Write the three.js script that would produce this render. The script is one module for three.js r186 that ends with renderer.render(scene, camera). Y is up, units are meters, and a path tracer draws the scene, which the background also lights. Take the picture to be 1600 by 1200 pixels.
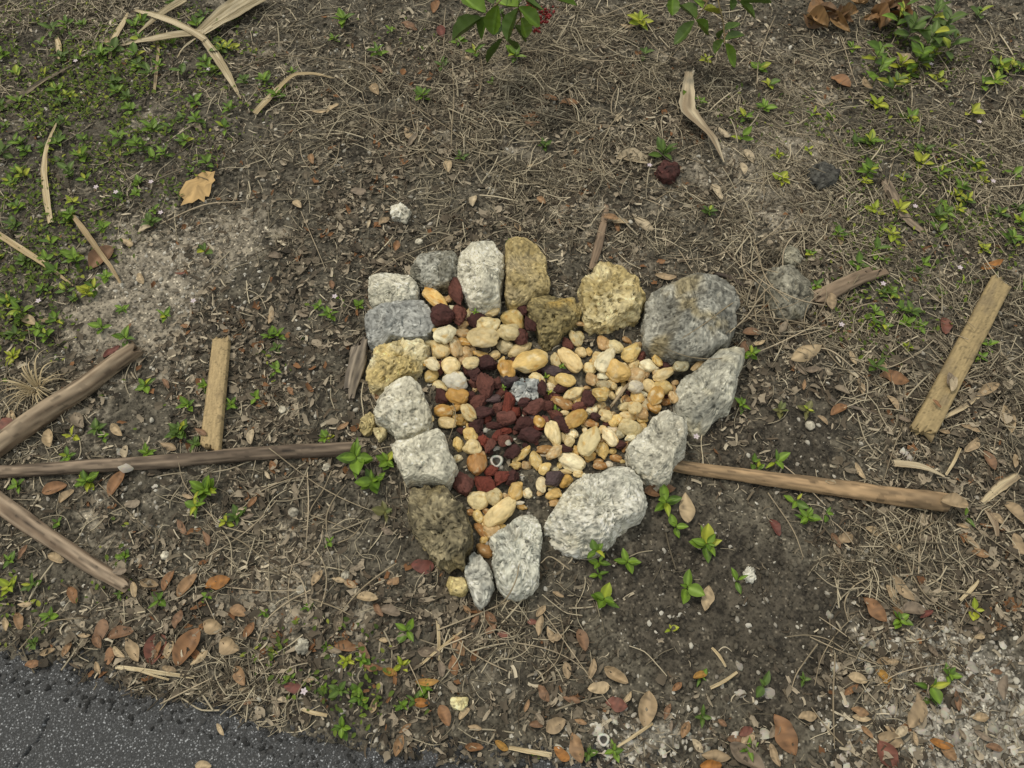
import * as THREE from 'three';
import { mergeGeometries, mergeVertices } from 'three/addons/utils/BufferGeometryUtils.js';

// ---------------------------------------------------------------- camera, sky, sun, exposure
const scene = new THREE.Scene();
const CAM_H = 1.6, PITCH = 62 * Math.PI / 180, VFOV = 53;
const camera = new THREE.PerspectiveCamera(VFOV, 4 / 3, 0.05, 400);
camera.position.set(0, CAM_H, 0);
camera.lookAt(0, CAM_H - Math.sin(PITCH), -Math.cos(PITCH));
camera.updateMatrixWorld();

{ // overcast sky: brighter towards the zenith, no disc
  const w = 64, h = 32, d = new Float32Array(w * h * 4), L = 0.86;
  for (let j = 0; j < h; j++) for (let i = 0; i < w; i++) {
    const el = ((j + 0.5) / h - 0.5) * Math.PI, s = Math.max(0, Math.sin(el)), v = L * (1 + 2 * s) / 3, k = (j * w + i) * 4;
    d[k] = v * 0.985; d[k + 1] = v * 0.99; d[k + 2] = v * 0.93; d[k + 3] = 1;
  }
  const sky = new THREE.DataTexture(d, w, h, THREE.RGBAFormat, THREE.FloatType);
  sky.mapping = THREE.EquirectangularReflectionMapping; sky.magFilter = THREE.LinearFilter; sky.needsUpdate = true;
  scene.background = sky; scene.environment = sky;
}
const sun = new THREE.DirectionalLight(0xfff0d8, 1.5);
sun.position.set(-2.2, 5, -2.4); sun.target.position.set(0, 0, -0.9);
sun.castShadow = true; sun.shadow.radius = 22; sun.shadow.mapSize.set(2048, 2048);
Object.assign(sun.shadow.camera, { left: -3, right: 3, top: 3, bottom: -3, near: 0.5, far: 14 });
scene.add(sun, sun.target);
const EXPOSURE = 1.0;

// ---------------------------------------------------------------- numbers
function rng(seed) { let a = seed >>> 0; return () => { a = (a + 0x6D2B79F5) | 0; let t = Math.imul(a ^ (a >>> 15), 1 | a); t = (t + Math.imul(t ^ (t >>> 7), 61 | t)) ^ t; return ((t ^ (t >>> 14)) >>> 0) / 4294967296; }; }
const R = rng(20240611);
const rr = (a, b, r = R) => a + (b - a) * r();
const clamp = (v, a = 0, b = 1) => v < a ? a : v > b ? b : v;
const lerp = (a, b, t) => a + (b - a) * t;
const sstep = (a, b, v) => { const t = clamp((v - a) / (b - a)); return t * t * (3 - 2 * t); };
function h3(x, y, z) { let h = Math.imul(x, 374761393) ^ Math.imul(y, 668265263) ^ Math.imul(z, 2147483647 ^ 0x5bd1e995); h = Math.imul(h ^ (h >>> 13), 1274126177); h ^= h >>> 16; h = Math.imul(h, 0x2c1b3c6d); return ((h ^ (h >>> 15)) >>> 0) / 4294967296; }
function n3(x, y, z) {
  const xi = Math.floor(x), yi = Math.floor(y), zi = Math.floor(z);
  let u = x - xi, v = y - yi, w = z - zi; u = u * u * (3 - 2 * u); v = v * v * (3 - 2 * v); w = w * w * (3 - 2 * w);
  const a = lerp(lerp(h3(xi, yi, zi), h3(xi + 1, yi, zi), u), lerp(h3(xi, yi + 1, zi), h3(xi + 1, yi + 1, zi), u), v);
  const b = lerp(lerp(h3(xi, yi, zi + 1), h3(xi + 1, yi, zi + 1), u), lerp(h3(xi, yi + 1, zi + 1), h3(xi + 1, yi + 1, zi + 1), u), v);
  return lerp(a, b, w) * 2 - 1;
}
function n2(x, y, s = 0) {
  const xi = Math.floor(x), yi = Math.floor(y); let u = x - xi, v = y - yi; u = u * u * (3 - 2 * u); v = v * v * (3 - 2 * v);
  return lerp(lerp(h3(xi, yi, s), h3(xi + 1, yi, s), u), lerp(h3(xi, yi + 1, s), h3(xi + 1, yi + 1, s), u), v) * 2 - 1;
}
const fbm3 = (x, y, z, o = 4) => { let s = 0, a = 0.5; for (let i = 0; i < o; i++) { s += a * n3(x, y, z); x = x * 2.03 + 7.1; y = y * 2.03 + 3.7; z = z * 2.03 + 1.3; a *= 0.5; } return s; };
const fbm2 = (x, y, o = 4, s = 0) => { let t = 0, a = 0.5; for (let i = 0; i < o; i++) { t += a * n2(x, y, s + i); x = x * 2.03 + 7.1; y = y * 2.03 + 3.7; a *= 0.5; } return t; };
function worley(x, y, z) { // [distance, cell random]
  const xi = Math.floor(x), yi = Math.floor(y), zi = Math.floor(z); let best = 9, id = 0;
  for (let a = -1; a <= 1; a++) for (let b = -1; b <= 1; b++) for (let c = -1; c <= 1; c++) {
    const X = xi + a, Y = yi + b, Z = zi + c, dx = X + h3(X, Y, Z) - x, dy = Y + h3(X + 57, Y, Z) - y, dz = Z + h3(X, Y + 91, Z) - z, d = dx * dx + dy * dy + dz * dz;
    if (d < best) { best = d; id = h3(X + 13, Y + 7, Z + 29); }
  }
  return [Math.sqrt(best), id];
}
// a photograph pixel (1600 x 1200) gives a direction; the distance comes from the height y of what it touches
const F = 600 / Math.tan(VFOV * Math.PI / 360), SP = Math.sin(PITCH), CP = Math.cos(PITCH);
function at(px, py, y = 0) {
  const u = (px - 800) / F, v = -(py - 600) / F;
  const dx = u, dy = -SP + v * CP, dz = -CP - v * SP, t = (y - CAM_H) / dy;
  return new THREE.Vector3(dx * t, y, dz * t);
}
const mpp = (px, py) => { const v = -(py - 600) / F; return CAM_H / (SP - v * CP) / F; }; // metres per pixel on the ground
function toPx(x, y, z) { const Y = y - CAM_H, dep = -Y * SP - z * CP, up = Y * CP - z * SP; return [800 + x / dep * F, 600 - up / dep * F]; }

// ---------------------------------------------------------------- scene bookkeeping
const used = new Map();
function numbered(name) { const k = used.get(name) || 0; used.set(name, k + 1); return k ? `${name}_${String(k).padStart(3, '0')}` : name; }
function tag(o, label, category, group, kind) { if (label) o.userData.label = label; if (category) o.userData.category = category; if (group) o.userData.group = group; if (kind) o.userData.kind = kind; return o; }
function top(o, name, label, category, group, kind) { o.name = numbered(name); scene.add(o); return tag(o, label, category, group, kind); }
function part(parent, name, geo, mat) { const m = new THREE.Mesh(geo, mat); m.name = name; parent.add(m); return m; }
const M = (o) => new THREE.MeshStandardMaterial({ roughness: 0.9, metalness: 0, side: THREE.DoubleSide, ...o });
const MAT = {
  rock: M({ vertexColors: true, roughness: 0.93 }), pebble: M({ vertexColors: true, roughness: 0.6 }), lava: M({ vertexColors: true, roughness: 0.95 }),
  wood: M({ vertexColors: true, roughness: 0.8 }), dry: M({ vertexColors: true, roughness: 0.75 }), litter: M({ roughness: 0.9 }),
  green: M({ vertexColors: true, roughness: 0.5 }), shell: M({ vertexColors: true, roughness: 0.6 }), berry: M({ color: new THREE.Color(0.2, 0.006, 0.008), roughness: 0.3 }),
};
function gridGeo(nu, nv, f, wrapU = false) { // f(u, v) -> [x, y, z, r, g, b]
  const cu = wrapU ? nu : nu + 1, pos = new Float32Array(cu * (nv + 1) * 3), col = new Float32Array(cu * (nv + 1) * 3), idx = [];
  for (let j = 0, k = 0; j <= nv; j++) for (let i = 0; i < cu; i++, k += 3) { const p = f(i / nu, j / nv, i, j); pos.set([p[0], p[1], p[2]], k); col.set([p[3] ?? 1, p[4] ?? 1, p[5] ?? 1], k); }
  for (let j = 0; j < nv; j++) for (let i = 0; i < nu; i++) { const a = j * cu + i, b = j * cu + (i + 1) % cu, c = a + cu, d = b + cu; idx.push(a, b, c, b, d, c); }
  const g = new THREE.BufferGeometry(); g.setAttribute('position', new THREE.BufferAttribute(pos, 3)); g.setAttribute('color', new THREE.BufferAttribute(col, 3)); g.setIndex(idx); g.computeVertexNormals(); return g;
}

// ---------------------------------------------------------------- the lie of the land
const spot = (l) => l.map(([px, py, r, w = 1, ry]) => { const p = at(px, py), m = mpp(px, py); return { x: p.x, z: p.z, rx: r * m, rz: (ry || r) * m / 0.85, w }; });
const field = (l, x, z) => { let s = 0; for (const b of l) { const a = (x - b.x) / b.rx, c = (z - b.z) / b.rz, q = a * a + c * c; if (q < 6) s += b.w * Math.exp(-q); } return s; };
const PALE = spot([[220, 450, 75], [170, 500, 60], [240, 520, 50, 0.8], [1250, 210, 85], [1230, 260, 60], [780, 105, 40], [560, 960, 38], [430, 940, 60, 0.8], [360, 380, 70, 0.7], [700, 640, 20, 0.3], [1220, 330, 80, 0.7], [860, 290, 120, 0.2], [1080, 290, 60, 0.6], [230, 200, 40, 0.5], [500, 880, 70, 0.5], [960, 1120, 60, 0.7], [590, 700, 60, 0.5], [300, 560, 100, 0.4], [1020, 100, 30, 0.5]]);
const DARK = spot([[1220, 950, 110, 1.2], [1030, 950, 110, 1], [1120, 870, 100, 0.9], [1230, 1060, 60, 0.9], [1250, 660, 90, 0.8], [1000, 900, 70, 0.8], [770, 640, 130, 0.8, 140], [540, 240, 40, 0.9], [200, 190, 35, 0.7], [1150, 700, 60, 0.7], [650, 420, 60, 0.6], [30, 120, 120, 0.5], [560, 600, 60, 0.4], [1100, 500, 130, 0.6], [870, 1000, 60, 0.5]]);
const BARE = spot([[1220, 950, 95, 1.2], [1020, 940, 80, 1], [1250, 670, 70, 0.8], [220, 460, 70, 0.9], [1230, 230, 60, 0.7], [780, 105, 30, 0.9], [540, 240, 30, 0.8], [560, 960, 32, 0.8], [200, 190, 34, 0.9], [600, 330, 60, 0.6], [1050, 840, 60, 0.8], [1100, 980, 70, 1]]);
const STRAW = spot([[900, 130, 230, 1.2, 140], [1130, 220, 200, 1, 140], [620, 160, 200, 0.8, 120], [1420, 330, 200, 0.8], [1540, 560, 150, 1], [1250, 450, 110, 0.9], [1530, 130, 130, 0.9], [150, 20, 200, 0.8, 60], [1390, 860, 130, 1, 70], [760, 1000, 120, 0.7, 60], [560, 900, 90, 0.4], [60, 620, 60, 1], [310, 820, 120, 0.3], [350, 1060, 150, 0.9, 40], [1000, 330, 120, 0.6], [1450, 200, 120, 0.5], [1300, 620, 90, 0.3], [1350, 1000, 90, 0.7], [760, 300, 120, 0.4]]);
const CRUMB = spot([[1520, 700, 160, 1.3], [1480, 950, 140, 1], [500, 430, 180, 0.8], [450, 640, 200, 0.8], [400, 850, 200, 0.7], [850, 230, 250, 0.8, 120], [250, 980, 220, 1, 60], [650, 1020, 160, 0.8], [900, 1080, 170, 0.7, 70], [1350, 520, 150, 0.8], [1350, 1150, 150, 1], [680, 320, 180, 0.7], [1180, 600, 80, 0.8], [100, 560, 120, 0.5]]);
const GREEN = spot([[90, 220, 130, 1.1], [60, 420, 90, 1], [150, 130, 120, 0.8], [250, 270, 90, 0.5], [40, 520, 60, 0.7], [40, 60, 80, 0.7], [1450, 290, 90, 0.9], [1400, 430, 90, 0.7], [1360, 500, 60, 0.6], [1420, 90, 70, 0.8], [1530, 330, 80, 0.7], [1300, 220, 80, 0.35], [530, 1040, 70, 0.9, 50], [600, 1110, 70, 0.5, 30], [430, 1020, 50, 0.5], [190, 870, 60, 0.25], [30, 940, 50, 0.6], [430, 560, 50, 0.35], [510, 470, 40, 0.35], [340, 130, 70, 0.5], [420, 150, 60, 0.3], [1180, 200, 70, 0.3], [200, 930, 80, 0.3, 30], [620, 60, 120, 0.15], [230, 640, 120, 0.15], [1560, 420, 50, 0.4], [330, 30, 60, 0.4], [1570, 100, 60, 0.3]]);
const SHELLY = spot([[1540, 1150, 110, 1.5, 70], [1480, 1090, 90, 0.7], [1000, 1160, 110, 0.8, 35], [1330, 1180, 60, 0.5], [220, 820, 60, 0.2], [1400, 1010, 70, 0.25], [290, 420, 70, 0.35], [1520, 1030, 60, 0.4], [370, 600, 90, 0.15]]);
const roadPts = [[-200, 985], [0, 1018], [60, 1030], [120, 1048], [200, 1076], [300, 1098], [400, 1128], [470, 1152], [560, 1176], [660, 1186], [760, 1196], [860, 1192], [960, 1200], [1100, 1240], [1300, 1330]].map(([x, y]) => at(x, y));
function roadZ(x) { const p = roadPts, n = p.length; let i = 0; while (i < n - 2 && x > p[i + 1].x) i++; return p[i].z + (p[i + 1].z - p[i].z) * (x - p[i].x) / (p[i + 1].x - p[i].x); }
const roadIn = (x, z) => z - roadZ(clamp(x, -3, 2.2)) - 0.012 * n2(x * 18, 3.3, 5) - 0.006 * n2(x * 60, 8.1, 6);
const GX0 = -2, GX1 = 2, GZ0 = -2.6, GZ1 = 0.4;
function gh(x, z) {
  let y = 0.018 * fbm2(x * 3.1, z * 3.1, 2, 11) + 0.009 * fbm2(x * 14, z * 14, 3, 21);
  const s = roadIn(x, z); y += sstep(-0.25, -0.02, s) * (-0.004 - y * 0.7); y -= 0.035 * sstep(-0.005, 0.03, s);
  return y;
}
function axis(a, b, step, far) { const l = []; for (let v = a; v <= b + 1e-6; v += step) l.push(v); let d = step; let lo = a, hi = b; while (hi < far) { d *= 1.6; hi += d; lo -= d; l.push(hi); l.unshift(lo); } return l; }
{
  const xs = axis(GX0, GX1, 0.0068, 60), zs = axis(GZ0, GZ1, 0.0068, 60), nx = xs.length, nz = zs.length;
  const pos = new Float32Array(nx * nz * 3), uv = new Float32Array(nx * nz * 2), idx = new Uint32Array((nx - 1) * (nz - 1) * 6); let k = 0;
  for (let j = 0; j < nz; j++) for (let i = 0; i < nx; i++, k++) {
    const x = xs[i], z = zs[j], inn = x >= GX0 && x <= GX1 && z >= GZ0 && z <= GZ1;
    let y = gh(x, z); if (inn) { const w = worley(x * 55, 0.5, z * 55); y += 0.0035 * (0.5 - w[0]) + 0.004 * n2(x * 110, z * 110, 31) + 0.002 * n2(x * 200, z * 200, 37); }
    pos[k * 3] = x; pos[k * 3 + 1] = y; pos[k * 3 + 2] = z; uv[k * 2] = (x - GX0) / (GX1 - GX0); uv[k * 2 + 1] = (z - GZ0) / (GZ1 - GZ0);
  }
  k = 0; for (let j = 0; j < nz - 1; j++) for (let i = 0; i < nx - 1; i++) { const a = j * nx + i; idx.set([a, a + nx, a + 1, a + 1, a + nx, a + nx + 1], k); k += 6; }
  const g = new THREE.BufferGeometry(); g.setAttribute('position', new THREE.BufferAttribute(pos, 3)); g.setAttribute('uv', new THREE.BufferAttribute(uv, 2)); g.setIndex(new THREE.BufferAttribute(idx, 1)); g.computeVertexNormals();
  const W = 2048, H = 1536, c = new Uint8Array(W * H * 4), bm = new Uint8Array(W * H * 4);
  const gw = 256, gd = 192, grid = new Float32Array(gw * gd * 3);
  for (let j = 0; j < gd; j++) for (let i = 0; i < gw; i++) { const x = lerp(GX0, GX1, i / (gw - 1)), z = lerp(GZ0, GZ1, j / (gd - 1)), q = (j * gw + i) * 3; grid[q] = field(PALE, x, z); grid[q + 1] = field(DARK, x, z); grid[q + 2] = field(SHELLY, x, z); }
  const smp = (u, v, ch) => { const a = u * (gw - 1), b = v * (gd - 1), i = Math.min(gw - 2, a | 0), j = Math.min(gd - 2, b | 0), s = a - i, t = b - j, o = (j * gw + i) * 3 + ch; return lerp(lerp(grid[o], grid[o + 3], s), lerp(grid[o + gw * 3], grid[o + gw * 3 + 3], s), t); };
  const enc = (v) => { v = clamp(v); return 255 * (v <= 0.0031308 ? v * 12.92 : 1.055 * Math.pow(v, 1 / 2.4) - 0.055); };
  for (let j = 0; j < H; j++) for (let i = 0; i < W; i++) {
    const u = i / W, v = j / H, x = lerp(GX0, GX1, u), z = lerp(GZ0, GZ1, v), q = (j * W + i) * 4;
    const f1 = fbm2(x * 6, z * 6, 4, 41), f2 = fbm2(x * 45, z * 45, 3, 51), g1 = h3(i, j, 3), g2 = h3(i >> 1, j >> 1, 4), g3 = n2(x * 160, z * 160, 61);
    const pale = sstep(0.25, 0.75, smp(u, v, 0) + f1 * 0.9 + f2 * 0.35), dark = sstep(0.25, 0.85, smp(u, v, 1) + f1 * 1.1 - f2 * 0.5), sh = sstep(0.3, 0.9, smp(u, v, 2) + f2 * 0.5);
    let r = 0.108, gg = 0.098, b = 0.076;
    r = lerp(r, 0.076, dark); gg = lerp(gg, 0.067, dark); b = lerp(b, 0.052, dark);
    r = lerp(r, 0.3, pale); gg = lerp(gg, 0.27, pale); b = lerp(b, 0.215, pale);
    r = lerp(r, 0.36, sh * 0.7); gg = lerp(gg, 0.345, sh * 0.7); b = lerp(b, 0.3, sh * 0.7);
    let m = 0.9 + f2 * 0.8 + g3 * 0.4 + (g1 - 0.5) * 0.6;
    if (g2 > 0.965) m *= 2.4; else if (g2 < 0.09) m *= 0.4;
    m = Math.max(0.25, m);
    c[q] = enc(r * m); c[q + 1] = enc(gg * m); c[q + 2] = enc(b * m); c[q + 3] = 255;
    const e = 128 + 60 * g3 + 60 * f2 + 50 * (g2 - 0.5) + 30 * (g1 - 0.5); bm[q] = bm[q + 1] = bm[q + 2] = clamp(e, 0, 255); bm[q + 3] = 255;
  }
  const mk = (d, srgb) => { const t = new THREE.DataTexture(d, W, H); t.wrapS = t.wrapT = THREE.MirroredRepeatWrapping; t.magFilter = THREE.LinearFilter; if (srgb) t.colorSpace = THREE.SRGBColorSpace; t.needsUpdate = true; return t; };
  top(new THREE.Mesh(g, M({ map: mk(c, true), bumpMap: mk(bm), bumpScale: 0.006, roughness: 1 })), 'ground', 'sandy grey brown soil of the verge', 'ground', null, 'structure');
}

// ---------------------------------------------------------------- asphalt, its crumbling edge and its crack
const roadY = (x, z, s) => 0.001 + 0.0016 * n2(x * 120, z * 120, 71) + 0.002 * n2(x * 9, z * 9, 73) - 0.016 * (1 - sstep(0, 0.035, s)) * (0.6 + 0.6 * n2(x * 50, z * 50, 75));
{
  const crack = [[73, 1117], [70, 1140], [58, 1158], [45, 1168], [38, 1185], [24, 1200], [10, 1225]].map(([x, y]) => at(x, y));
  const xs = axis(-1.3, 0.55, 0.0027, 20), vs = []; for (let v = 0; v < 0.4; v += 0.0027) vs.push(v); let dv = 0.005; while (vs[vs.length - 1] < 9) { dv *= 1.5; vs.push(vs[vs.length - 1] + dv); }
  const nx = xs.length, nv = vs.length, pos = [], uv = [], idx = [];
  for (let j = 0; j < nv; j++) for (let i = 0; i < nx; i++) {
    const x = xs[i], z0 = roadZ(clamp(x, -3, 2.2)) + 0.012 * n2(x * 18, 3.3, 5) + 0.006 * n2(x * 60, 8.1, 6), z = z0 + vs[j] - 0.012;
    let y = roadY(x, z, vs[j] - 0.006); let dmin = 9; for (let k = 0; k < crack.length - 1; k++) { const a = crack[k], b = crack[k + 1], ex = b.x - a.x, ez = b.z - a.z, t = clamp(((x - a.x) * ex + (z - a.z) * ez) / (ex * ex + ez * ez)); dmin = Math.min(dmin, Math.hypot(x - a.x - ex * t + 0.004 * n2(z * 70, 1, 78), z - a.z - ez * t)); }
    y -= 0.01 * (1 - sstep(0.0002, 0.0019, dmin + 0.0012 * n2(x * 90, z * 90, 77))); if (j === 0) y -= 0.03;
    pos.push(x, y, z); uv.push(x / 1.3, z / 0.65);
  }
  for (let j = 0; j < nv - 1; j++) for (let i = 0; i < nx - 1; i++) { const a = j * nx + i; idx.push(a, a + nx, a + 1, a + 1, a + nx, a + nx + 1); }
  const g = new THREE.BufferGeometry(); g.setAttribute('position', new THREE.Float32BufferAttribute(pos, 3)); g.setAttribute('uv', new THREE.Float32BufferAttribute(uv, 2)); g.setIndex(idx); g.computeVertexNormals();
  const W = 2048, H = 1024, c = new Uint8Array(W * H * 4), bm = new Uint8Array(W * H * 4);
  const hw = (x, y) => h3(((x % 400) + 400) % 400, ((y % 200) + 200) % 200, 9), hv = (x, y, s) => h3(((x % 400) + 400) % 400, ((y % 200) + 200) % 200, s);
  for (let j = 0; j < H; j++) for (let i = 0; i < W; i++) {
    const q = (j * W + i) * 4; let best = 9, id = 0, sz = 1; const X = i / 5.12, Y = j / 5.12, xi = X | 0, yi = Y | 0;
    for (let a = -1; a <= 1; a++) for (let b = -1; b <= 1; b++) { const cx = xi + a, cy = yi + b, dx = cx + hw(cx, cy) - X, dy = cy + hv(cx, cy, 10) - Y, d = dx * dx + dy * dy; if (d < best) { best = d; id = hv(cx, cy, 12); sz = hv(cx, cy, 14); } }
    const d = Math.sqrt(best), gr = h3(i, j, 8), stone = d < 0.28 + 0.3 * sz ? 1 : 0; let l = 0.03 + 0.018 * gr;
    if (stone) l = id > 0.94 ? 0.34 : id > 0.84 ? 0.19 : id > 0.5 ? 0.095 : 0.055; l *= 1.1 + 0.4 * gr;
    const e = (v) => 255 * (1.055 * Math.pow(clamp(v), 1 / 2.4) - 0.055);
    c[q] = e(l * 0.95); c[q + 1] = e(l); c[q + 2] = e(l * 1.07); c[q + 3] = 255; bm[q] = bm[q + 1] = bm[q + 2] = 120 + (stone ? 90 * (1 - d) : 0) + 30 * gr; bm[q + 3] = 255;
  }
  const mk = (d, s) => { const t = new THREE.DataTexture(d, W, H); t.wrapS = t.wrapT = THREE.RepeatWrapping; t.magFilter = THREE.LinearFilter; if (s) t.colorSpace = THREE.SRGBColorSpace; t.needsUpdate = true; return t; };
  top(new THREE.Mesh(g, M({ map: mk(c, true), bumpMap: mk(bm), bumpScale: 0.003, roughness: 0.85 })), 'asphalt_road', 'dark grey asphalt with pale aggregate and a thin crack', 'road', null, 'structure');
}

// ---------------------------------------------------------------- a height raster that things come to rest on
const CELL = 0.0025, RW = Math.round((GX1 - GX0) / CELL), RH = Math.round((GZ1 - GZ0) / CELL), HM = new Float32Array(RW * RH);
for (let j = 0; j < RH; j++) for (let i = 0; i < RW; i++) { const x = GX0 + (i + 0.5) * CELL, z = GZ0 + (j + 0.5) * CELL, s = roadIn(x, z); HM[j * RW + i] = s > 0.01 ? roadY(x, z, s) : gh(x, z); }
const hm = (x, z) => { const i = Math.floor((x - GX0) / CELL), j = Math.floor((z - GZ0) / CELL); return i < 0 || j < 0 || i >= RW || j >= RH ? gh(x, z) : HM[j * RW + i]; };
function stampGeo(geo, ox, oy, oz) { const p = geo.attributes.position; for (let k = 0; k < p.count; k++) { const i = Math.floor((p.getX(k) + ox - GX0) / CELL), j = Math.floor((p.getZ(k) + oz - GZ0) / CELL); if (i < 0 || j < 0 || i >= RW || j >= RH) continue; const y = p.getY(k) + oy, o = j * RW + i; if (y > HM[o]) HM[o] = y; } }

// ---------------------------------------------------------------- the rocks of the heart
const zoomPts = (x0, y0, s, l) => l.map(([x, y]) => [x0 + x / s, y0 + y / s]);
const Z1 = (l) => zoomPts(540, 360, 4.706, l), Z2 = (l) => zoomPts(860, 380, 4.706, l), Z3 = (l) => zoomPts(540, 590, 4.706, l), Z4 = (l) => zoomPts(840, 590, 4.706, l), Z5 = (l) => zoomPts(600, 740, 4.706, l), Z6 = (l) => zoomPts(1130, 380, 6.667, l);
function rock(name, label, category, px, o) {
  const { h = 0.07, c1, c2, c3 = c2, e = 0.62, cuts = 16, cutDepth = 0.76, amp = 1, pit = 1, shell = 0.3, speck = 0, seed = 1, tilt = [0, 0], nu = 210, nv = 100, group } = o, r = rng(seed * 7919 + 3);
  let cx = 0, cy = 0; for (const p of px) { cx += p[0]; cy += p[1]; } cx /= px.length; cy /= px.length;
  const g0 = at(cx, cy, 0), gy = gh(g0.x, g0.z), yb = gy + 0.38 * h, poly = px.map(([x, y]) => at(x, y, yb)), C = at(cx, cy, yb);
  const rad = new Float32Array(nu);
  for (let i = 0; i < nu; i++) { const th = i / nu * 2 * Math.PI, dx = Math.cos(th), dz = Math.sin(th); let best = 0.01;
    for (let k = 0; k < poly.length; k++) { const a = poly[k], b = poly[(k + 1) % poly.length], ax = a.x - C.x, az = a.z - C.z, ex = b.x - a.x, ez = b.z - a.z, den = dx * ez - dz * ex; if (Math.abs(den) < 1e-9) continue; const t = (ax * ez - az * ex) / den, s = (ax * dz - az * dx) / den; if (t > 0 && s >= 0 && s <= 1) best = Math.max(best, t); } rad[i] = best; }
  for (let it = 0; it < 3; it++) { const q = rad.slice(); for (let i = 0; i < nu; i++) rad[i] = (q[(i + nu - 1) % nu] + 2 * q[i] + q[(i + 1) % nu]) / 4; }
  let rm = 0; for (const v of rad) rm += v / nu;
  const prof = [], N = 600; let len = 0; for (let k = 0; k <= N; k++) { const f = (k / N - 0.5) * Math.PI, c = Math.pow(Math.abs(Math.cos(f)), e), s = Math.sign(Math.sin(f)) * Math.pow(Math.abs(Math.sin(f)), e); const y = s > 0 ? h * s : 0.4 * h * s; if (k) len += Math.hypot(rm * c - prof[k - 1][2], y - prof[k - 1][1]); prof.push([c, y, rm * c, len]); }
  const ring = []; let pi = 0; for (let j = 0; j <= nv; j++) { const t = len * j / nv; while (pi < N && prof[pi][3] < t) pi++; ring.push([prof[pi][0], prof[pi][1]]); }
  const pts = []; for (let j = 0; j <= nv; j++) for (let i = 0; i < nu; i++) { const th = i / nu * 2 * Math.PI, q = rad[i] * ring[j][0]; let x = Math.cos(th) * q, z = Math.sin(th) * q, y = ring[j][1]; if (y > 0) y *= 1 + tilt[0] * x / rm + tilt[1] * z / rm; pts.push([x, y, z]); }
  for (let k = 0; k < cuts; k++) { const a = r() * 6.283, el = rr(0.42, 1.4, r), n = [Math.cos(a) * Math.cos(el), Math.sin(el), Math.sin(a) * Math.cos(el)]; let mx = 0; for (const p of pts) mx = Math.max(mx, p[0] * n[0] + p[1] * n[1] + p[2] * n[2]); const dd = mx * lerp(0.97, rr(cutDepth, 0.96, r), sstep(0.35, 0.9, el)); for (const p of pts) { const d = p[0] * n[0] + p[1] * n[1] + p[2] * n[2] - dd; if (d > 0) { p[0] -= n[0] * d * 0.96; p[1] -= n[1] * d * 0.96; p[2] -= n[2] * d * 0.96; } } }
  const sx = seed * 3.17, A = amp * rm;
  const geo = gridGeo(nu, nv, (u, v, i, j) => {
    const p = pts[j * nu + i]; let [x, y, z] = p, X = x + sx, Y = y, Zz = z - sx;
    const nl = Math.hypot(x / (rm * rm), y / (h * h), z / (rm * rm)) || 1, nx = x / (rm * rm) / nl, ny = y / (h * h) / nl, nz = z / (rm * rm) / nl;
    const wx = n3(X * 28, Y * 28, Zz * 28) * 0.007, wz = n3(X * 28 + 9, Y * 28 + 5, Zz * 28) * 0.007; X += wx; Zz += wz;
    const w0 = worley(X * 40 + 3, Y * 40, Zz * 40), w1 = worley(X * 52, Y * 52, Zz * 52), w2 = worley(X * 150 + 5, Y * 150, Zz * 150), big = fbm3(X * 16, Y * 16, Zz * 16, 3), mid = n3(X * 60, Y * 60, Zz * 60);
    const arc = n3(X * 75 + 3, Y * 75, Zz * 75 + 8) > -0.25, isShell = w1[1] < shell && arc, ringv = isShell ? Math.cos(w1[0] * 24 + w1[1] * 40) : 0, hole = n3(X * 78, Y * 78 + 4, Zz * 78) + 0.35 * n3(X * 30 + 5, Y * 30, Zz * 30), fine = n3(X * 190 + 3, Y * 190, Zz * 190);
    const rg = Math.max(0.2, amp * 2.2 - 1.6); let d = A * (0.06 * big + 0.035 * rg * (Math.abs(n3(X * 34, Y * 34, Zz * 34)) - 0.3)) + rg * (0.0026 * mid + 0.004 * (w0[1] - 0.5)) + 0.0014 * ringv;
    const cav = pit; d -= cav * (0.0055 * sstep(0.46, 0.64, hole) + 0.0032 * sstep(0.42, 0.6, n3(X * 160 + 3, Y * 160, Zz * 160 + 6))); d += 0.0011 * fine + 0.0007 * n3(X * 350, Y * 350, Zz * 350);
    const t = sstep(-0.3, 0.3, fbm3(X * 22 + 9, Y * 22, Zz * 22, 4) + 0.3 * n3(X * 140, Y * 140, Zz * 140)), t2 = sstep(0.05, 0.35, fbm3(X * 13 - 4, Y * 13, Zz * 13 + 8, 3));
    let cr = lerp(c1[0], c2[0], t), cg = lerp(c1[1], c2[1], t), cb = lerp(c1[2], c2[2], t); cr = lerp(cr, c3[0], t2); cg = lerp(cg, c3[1], t2); cb = lerp(cb, c3[2], t2);
    const q1 = n3(X * 115 + 40, Y * 115, Zz * 115); let m = 1.04 + 0.32 * n3(X * 210, Y * 210, Zz * 210) + 0.3 * n3(X * 400, Y * 400, Zz * 400) + 0.28 * sstep(0.25, 0.45, q1) - 0.34 * sstep(0.3, 0.5, -q1); if (isShell) m *= 1.08 + 0.26 * (ringv > 0.2 ? 1 : -0.5); if (w2[1] > 0.86 && w2[0] < 0.42) m *= 1.45; else if (w2[1] < 0.09 && w2[0] < 0.4) m *= 0.5;
    if (speck && n3(X * 120 + 7, Y * 120, Zz * 120) + 0.6 * n3(X * 24, Y * 24 + 3, Zz * 24) > 0.75 - speck) m *= 0.5;
    return [x + nx * d, y + ny * d, z + nz * d, clamp(cr * m, 0, 0.82), clamp(cg * m, 0, 0.82), clamp(cb * m * 0.95, 0, 0.78)];
  }, true);
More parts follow.
